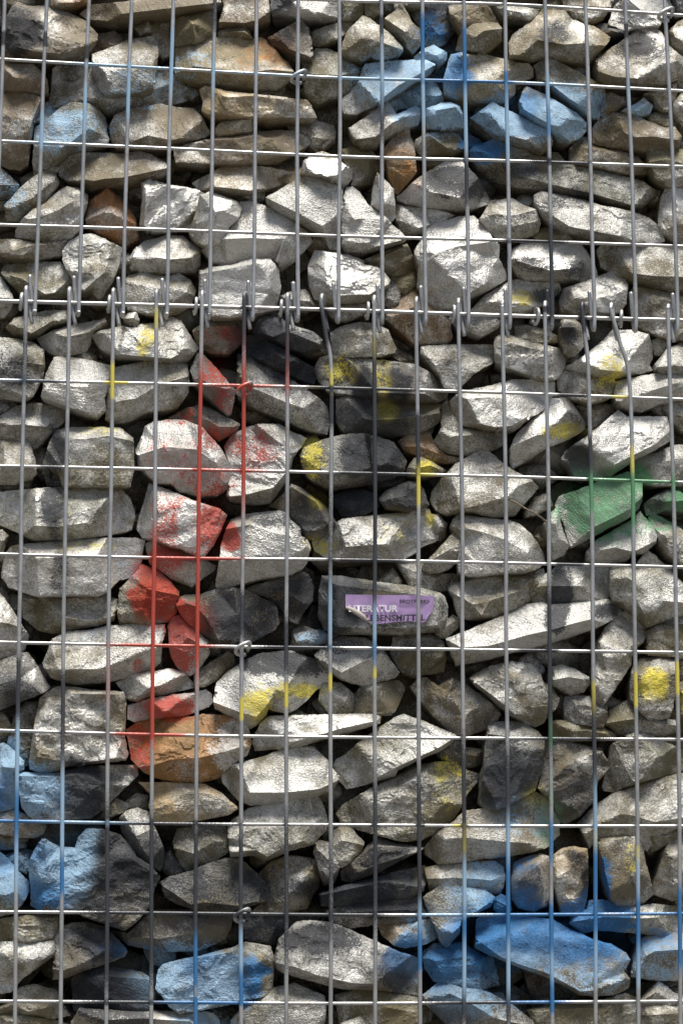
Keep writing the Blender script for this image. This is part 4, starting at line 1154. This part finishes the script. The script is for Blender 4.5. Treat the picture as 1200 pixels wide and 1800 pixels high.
# upper verticals: x in the photo at rows 0, 280, 540; lower end hooks back up behind the joint rod
UP = [(9, -1, -12), (83, 72, 62), (157, 147, 139), (232, 223, 217), (305, 297, 294), (378, 373, 369), (451, 448, 445), (524, 522, 524), (596, 597, 595),
      (670, 671, 672), (742, 745, 748), (815, 819, 823), (887, 892, 896), (957, 965, 970), (1028, 1037, 1044), (1098, 1109, 1117), (1167, 1181, 1190)]
UP = [tuple(a - 75 * k for a in UP[0]) for k in (2, 1)] + UP + [tuple(a + 71 * k for a in UP[-1]) for k in (1, 2)]
for a, b, c in UP:
    j = joint_y(c)
    pts = [at(a + (a - b) * .75, -210, YV), at(a, 0, YV), at((a + b) / 2 + random.uniform(-1, 1), 140, YV), at(b, 280, YV), at((b + c) / 2 + random.uniform(-1, 1), 410, YV),
           at(c, 540, YV), at(c - .3, j + 14, YV), at(c - .8, j + 20, YV + .0022), at(c - 2, j + 21, YV + .0055), at(c - 4, j + 16, YV + .0088), at(c - 6, j - 8, YV + .010), at(c - 9, j - 47, YV + .011)]
    link('vertical_wire', tube(smooth(pts), spacing=.0035), upper, M_WIRE)
# lower verticals: rows 560, 840, 1120, 1400, 1800
LO = [(46, 39, 34, 30, 27), (122, 117, 112, 110, 107), (199, 196, 191, 189, 187), (275, 273, 269, 267, 266), (355, 350, 347, 345, 344), (429, 428, 425, 424, 424),
      (505, 505, 503, 503, 503), (570, 582, 580, 581, 581), (657, 659, 658, 659, 659), (731, 735, 735, 736, 738), (805, 811, 812, 815, 815), (882, 888, 889, 892, 893),
      (957, 963, 965, 968, 970), (1024, 1038, 1041, 1045, 1046), (1080, 1111, 1115, 1119, 1121), (1173, 1182, 1188, 1193, 1195)]
LO = [tuple(a - 79 * k for a in LO[0]) for k in (2, 1)] + LO + [tuple(a + 74 * k for a in LO[-1]) for k in (1, 2)]
BEND = {570: [(565, 540), (573, 590), (582, 650)], 1080: [(1073, 545), (1088, 600), (1105, 665)], 1024: [(1022, 545), (1027, 590), (1033, 650)]}
for r in LO:
    x0 = r[0]; j = joint_y(x0)
    mid = BEND.get(x0, [(x0, 545), (x0 * .75 + r[1] * .25, 630)])
    xt = mid[0][0]
    pts = [at(r[4], 2050, YV), at(r[4], 1800, YV), at((r[3] + r[4]) / 2 + random.uniform(-1, 1), 1600, YV), at(r[3], 1400, YV), at(r[2], 1120, YV), at((r[1] + r[2]) / 2 + random.uniform(-1, 1), 980, YV), at(r[1], 840, YV)]
    pts += [at(x, y, YV) for x, y in reversed(mid)]
    pts += [at(xt, j - 18, YV), at(xt + .4, j - 24, YV + .0022), at(xt + 1.2, j - 25, YV + .0055), at(xt + 2.5, j - 19, YV + .0088), at(xt + 5, j + 6, YV + .0088), at(xt + 11, j + 38, YV + .006)]
    link('vertical_wire', tube(smooth(pts), spacing=.0035), lower, M_WIRE)
# cross wires: y in the photo at columns 0, 300, 600, 900, 1200
HX = (0, 300, 600, 900, 1200)
HZ = [((-22, -12, 1, 8, 27), upper), ((104, 121, 137, 145, 160), upper), ((248, 261, 275, 283, 293), upper), ((395, 404, 415, 423, 433), upper),
      ((668, 675, 682, 691, 702), lower), ((819, 825, 831, 838, 848), lower), ((974, 981, 984, 990, 997), lower), ((1129, 1135, 1139, 1143, 1147), lower),
      ((1284, 1292, 1296, 1298, 1300), lower), ((1443, 1448, 1450, 1452, 1452), lower), ((1603, 1605, 1608, 1608, 1606), lower), ((1760, 1762, 1764, 1762, 1760), lower)]
for ys, par in HZ:
    pts = [at(-200, ys[0] - (ys[1] - ys[0]) * .66, YH)] + [at(x, y, YH) for x, y in zip(HX, ys)] + [at(1400, ys[4] + (ys[4] - ys[3]) * .66, YH)]
    link('horizontal_wire', tube(smooth(pts, 10), .00195), par, M_WIRE)
pts = [at(x, joint_y(x), YH + .0005) for x in (0, 300, 600, 900, 1200)]
pts = [at(-200, 523, YH + .0005)] + pts + [at(1400, 568, YH + .0005)]
rod = link('joint_rod', tube(smooth(pts, 10), .0024), lower, M_WIRE)
# wire ends of the horizontal divider panel, looped round the joint rod
for x, ang in ((38, 0), (192, 0), (344, .1), (494, -.1), (646, 0), (796, .12), (942, .5), (1091, -.45)):
    j = joint_y(x); c = at(x, j, YH + .0005); pts = []
    for k in range(15):
        a = R(-150 + k * 300 / 14)
        q = Vector((math.sin(a) * .0016 * 0, -math.cos(a) * .0072, math.sin(a) * .0092))
        q.x += (k - 7) / 7 * .0012 + ang * -q.y * .5
        pts.append(c + q)
    pts.append(pts[-1] + Vector((.001, .03, -.002)))
    link('wire_loop', tube(pts, .0021, 10, 'wire_loop', .002), lower, M_WIRE)
# spacer wires: hooked over a crossing, then running back through the stones
def tie(x, y, par):
    off = [(5, 14, .020), (-4, 14, .006), (-10.5, 10, -.003), (-10, 4, -.0092), (-4, -1.5, -.0108), (5, -6, -.0098), (12, -8, -.0055), (14, -4, .002), (11, 3, .012), (9, 8, .045)]
    pts = [at(x + a, y + b, c) for a, b, c in off]
    link('spacer_hook', tube(smooth(pts, 6), .0023, 10, 'spacer_hook', .002), par, M_WIRE)
tie(523.5, 132, upper); tie(1168, 22, upper); tie(428.5, 681, lower); tie(425.5, 1137, lower); tie(424, 1606, lower)

# ------------------------------------------------------------------ sticker
def flat_mat(name, col, rough=.5):
    mt, t, N, put = nodes(name)
    pos = N('ShaderNodeNewGeometry').outputs['Position']
    f = N('ShaderNodeTexNoise', ins={'Vector': pos, 'Scale': 70.0, 'Detail': 5.0}).outputs[0]
    put('Base Color', mix(N, ramp(N, f, .45, .75), col + (1,), tuple(c * .72 for c in col) + (1,))); put('Roughness', rough)
    return mt
M_PUR = flat_mat('violet_sticker_vinyl', (.50, .335, .60), .42); M_BACK = flat_mat('sticker_paper_back', (.50, .44, .38), .7)
M_INKW = flat_mat('white_ink', (.92, .91, .92)); M_INKD = flat_mat('dark_ink', (.045, .04, .06))
def face_y(u, v): return (12 + 20 - 14) * PX - .0004
def sp(u, v, lift=0.0): return at(u, v, face_y(u, v) - lift)
NX, NY = 40, 16
vs = []; fs = []; keep = {}
top = lambda u: 1045 + (u - 607) * .012
bot = lambda u: np.interp(u, [607, 622, 640, 652, 675, 690, 706, 720, 735, 744, 749, 753, 757, 762], [1070, 1079, 1091, 1097.5, 1096, 1093.5, 1093, 1091.5, 1094, 1095, 1090, 1081, 1079, 1066])
for a in range(NX + 1):
    u = 607 + 155 * a / NX
    rag = nz(u * .23, 4.0, 1.0) * 1.3
    for b in range(NY + 1):
        vv = top(u) + (bot(u) + rag - top(u)) * b / NY
        wv = nz(u * .05, vv * .06, 3) * .0009
        vs.append(sp(u, vv, .0006 + abs(wv) + (.0035 * max(0, (u - 735) / 27) ** 2) + .0005 * (b / NY) ** 3))
for a in range(NX):
    for b in range(NY):
        i = a * (NY + 1) + b
        fs.append((i, i + 1, i + NY + 2, i + NY + 1))
me = bpy.data.meshes.new('sticker'); me.from_pydata([tuple(v) for v in vs], [], fs)
me.polygons.foreach_set('use_smooth', [True] * len(me.polygons)); me.update()
st = link('sticker', me, None, M_PUR)
st['label'] = 'torn purple paper sticker with white and black lettering on a flat stone'; st['category'] = 'sticker'
# rolled-up lower left corner
ax0, ax1 = (606.5, 1069), (653, 1098); vs = []; fs = []
K, L = 12, 10
for a in range(K + 1):
    t = a / K; u0 = ax0[0] + (ax1[0] - ax0[0]) * t; v0 = ax0[1] + (ax1[1] - ax0[1]) * t
    wd = 8.5 * math.sin(math.pi * min(1, .12 + t * .86)) + 1.0
    for b in range(L + 1):
        s = b / L; an = math.pi * s * 1.05
        du = wd * (1 - math.cos(an)) / 2; lf = wd * .42 * math.sin(an) * PX
        vs.append(sp(u0 + du * .53, v0 - du * .85, .0012 + max(0, lf)))
for a in range(K):
    for b in range(L):
        i = a * (L + 1) + b; fs.append((i, i + 1, i + L + 2, i + L + 1))
me = bpy.data.meshes.new('curled_corner'); me.from_pydata([tuple(v) for v in vs], [], fs)
me.polygons.foreach_set('use_smooth', [True] * len(me.polygons)); me.update()
link('curled_corner', me, st, M_BACK)
def lettering(txt, u, v, h, width, mat, rot=0.0):
    cu = bpy.data.curves.new('lettering', 'FONT'); cu.body = txt; cu.size = 1; cu.offset = .028; cu.space_character = 1.02; cu.extrude = 0.0
    t = bpy.data.objects.new('tmp', cu); COL.objects.link(t)
    dg = bpy.context.evaluated_depsgraph_get(); me = bpy.data.meshes.new_from_object(t.evaluated_get(dg))
    bpy.data.objects.remove(t)
    xs = [q.co.x for q in me.vertices]; ys_ = [q.co.y for q in me.vertices]
    x0, x1, y0, y1 = min(xs), max(xs), min(ys_), max(ys_)
    for q in me.vertices:
        a = (q.co.x - x0) / (x1 - x0) * width; b = (q.co.y - y0) / (y1 - y0) * h
        q.co = sp(u + a, v - b + a * rot, .0026)
    me.name = 'lettering'
    return link('lettering', me, st, mat)
lettering('BROTFABRIK', 702, 1060.5, 6.6, 57, M_INKD, .012)
lettering('LITERATUR', 613, 1075.5, 12, 86, M_INKW, .0)
lettering('LEBENSMITTEL', 643, 1092, 11, 104, M_INKD, -.01)

# ------------------------------------------------------------------ twig
pts = [at(893, 878, .020), at(905, 883, .018), at(925, 895, .017), at(942, 904, .016), at(957, 915, .019), at(962, 922, .026)]
mt = plain('dry_twig_bark', (.24, .19, .13), .8, 300)
tw = link('twig', tube(smooth(pts, 6), .0011, 7, 'twig', .003), None, mt)
tw['label'] = 'thin dry twig lying between two stones left of the green stone'; tw['category'] = 'twig'

# ------------------------------------------------------------------ setting
def box(name, x0, x1, y0, y1, z0, z1, mat):
    me = bpy.data.meshes.new(name)
    v = [(x, y, z) for x in (x0, x1) for y in (y0, y1) for z in (z0, z1)]
    f = [(0, 1, 3, 2), (4, 6, 7, 5), (0, 4, 5, 1), (2, 3, 7, 6), (0, 2, 6, 4), (1, 5, 7, 3)]
    me.from_pydata(v, [], f); me.update()
    return link(name, me, None, mat)
xl, xr = at(-230, 900, .1).x, at(1430, 900, .1).x
bk = box('backfill', xl - .05, xr + .05, .21, .6, 0.0, at(600, -260, .2).z, M_EARTH); bk['kind'] = 'structure'
me = bpy.data.meshes.new('ground'); me.from_pydata([(-60, -60, 0), (60, -60, 0), (60, 60, 0), (-60, 60, 0)], [], [(0, 1, 2, 3)]); me.update()
g = link('ground', me, None, M_GROUND); g['kind'] = 'structure'
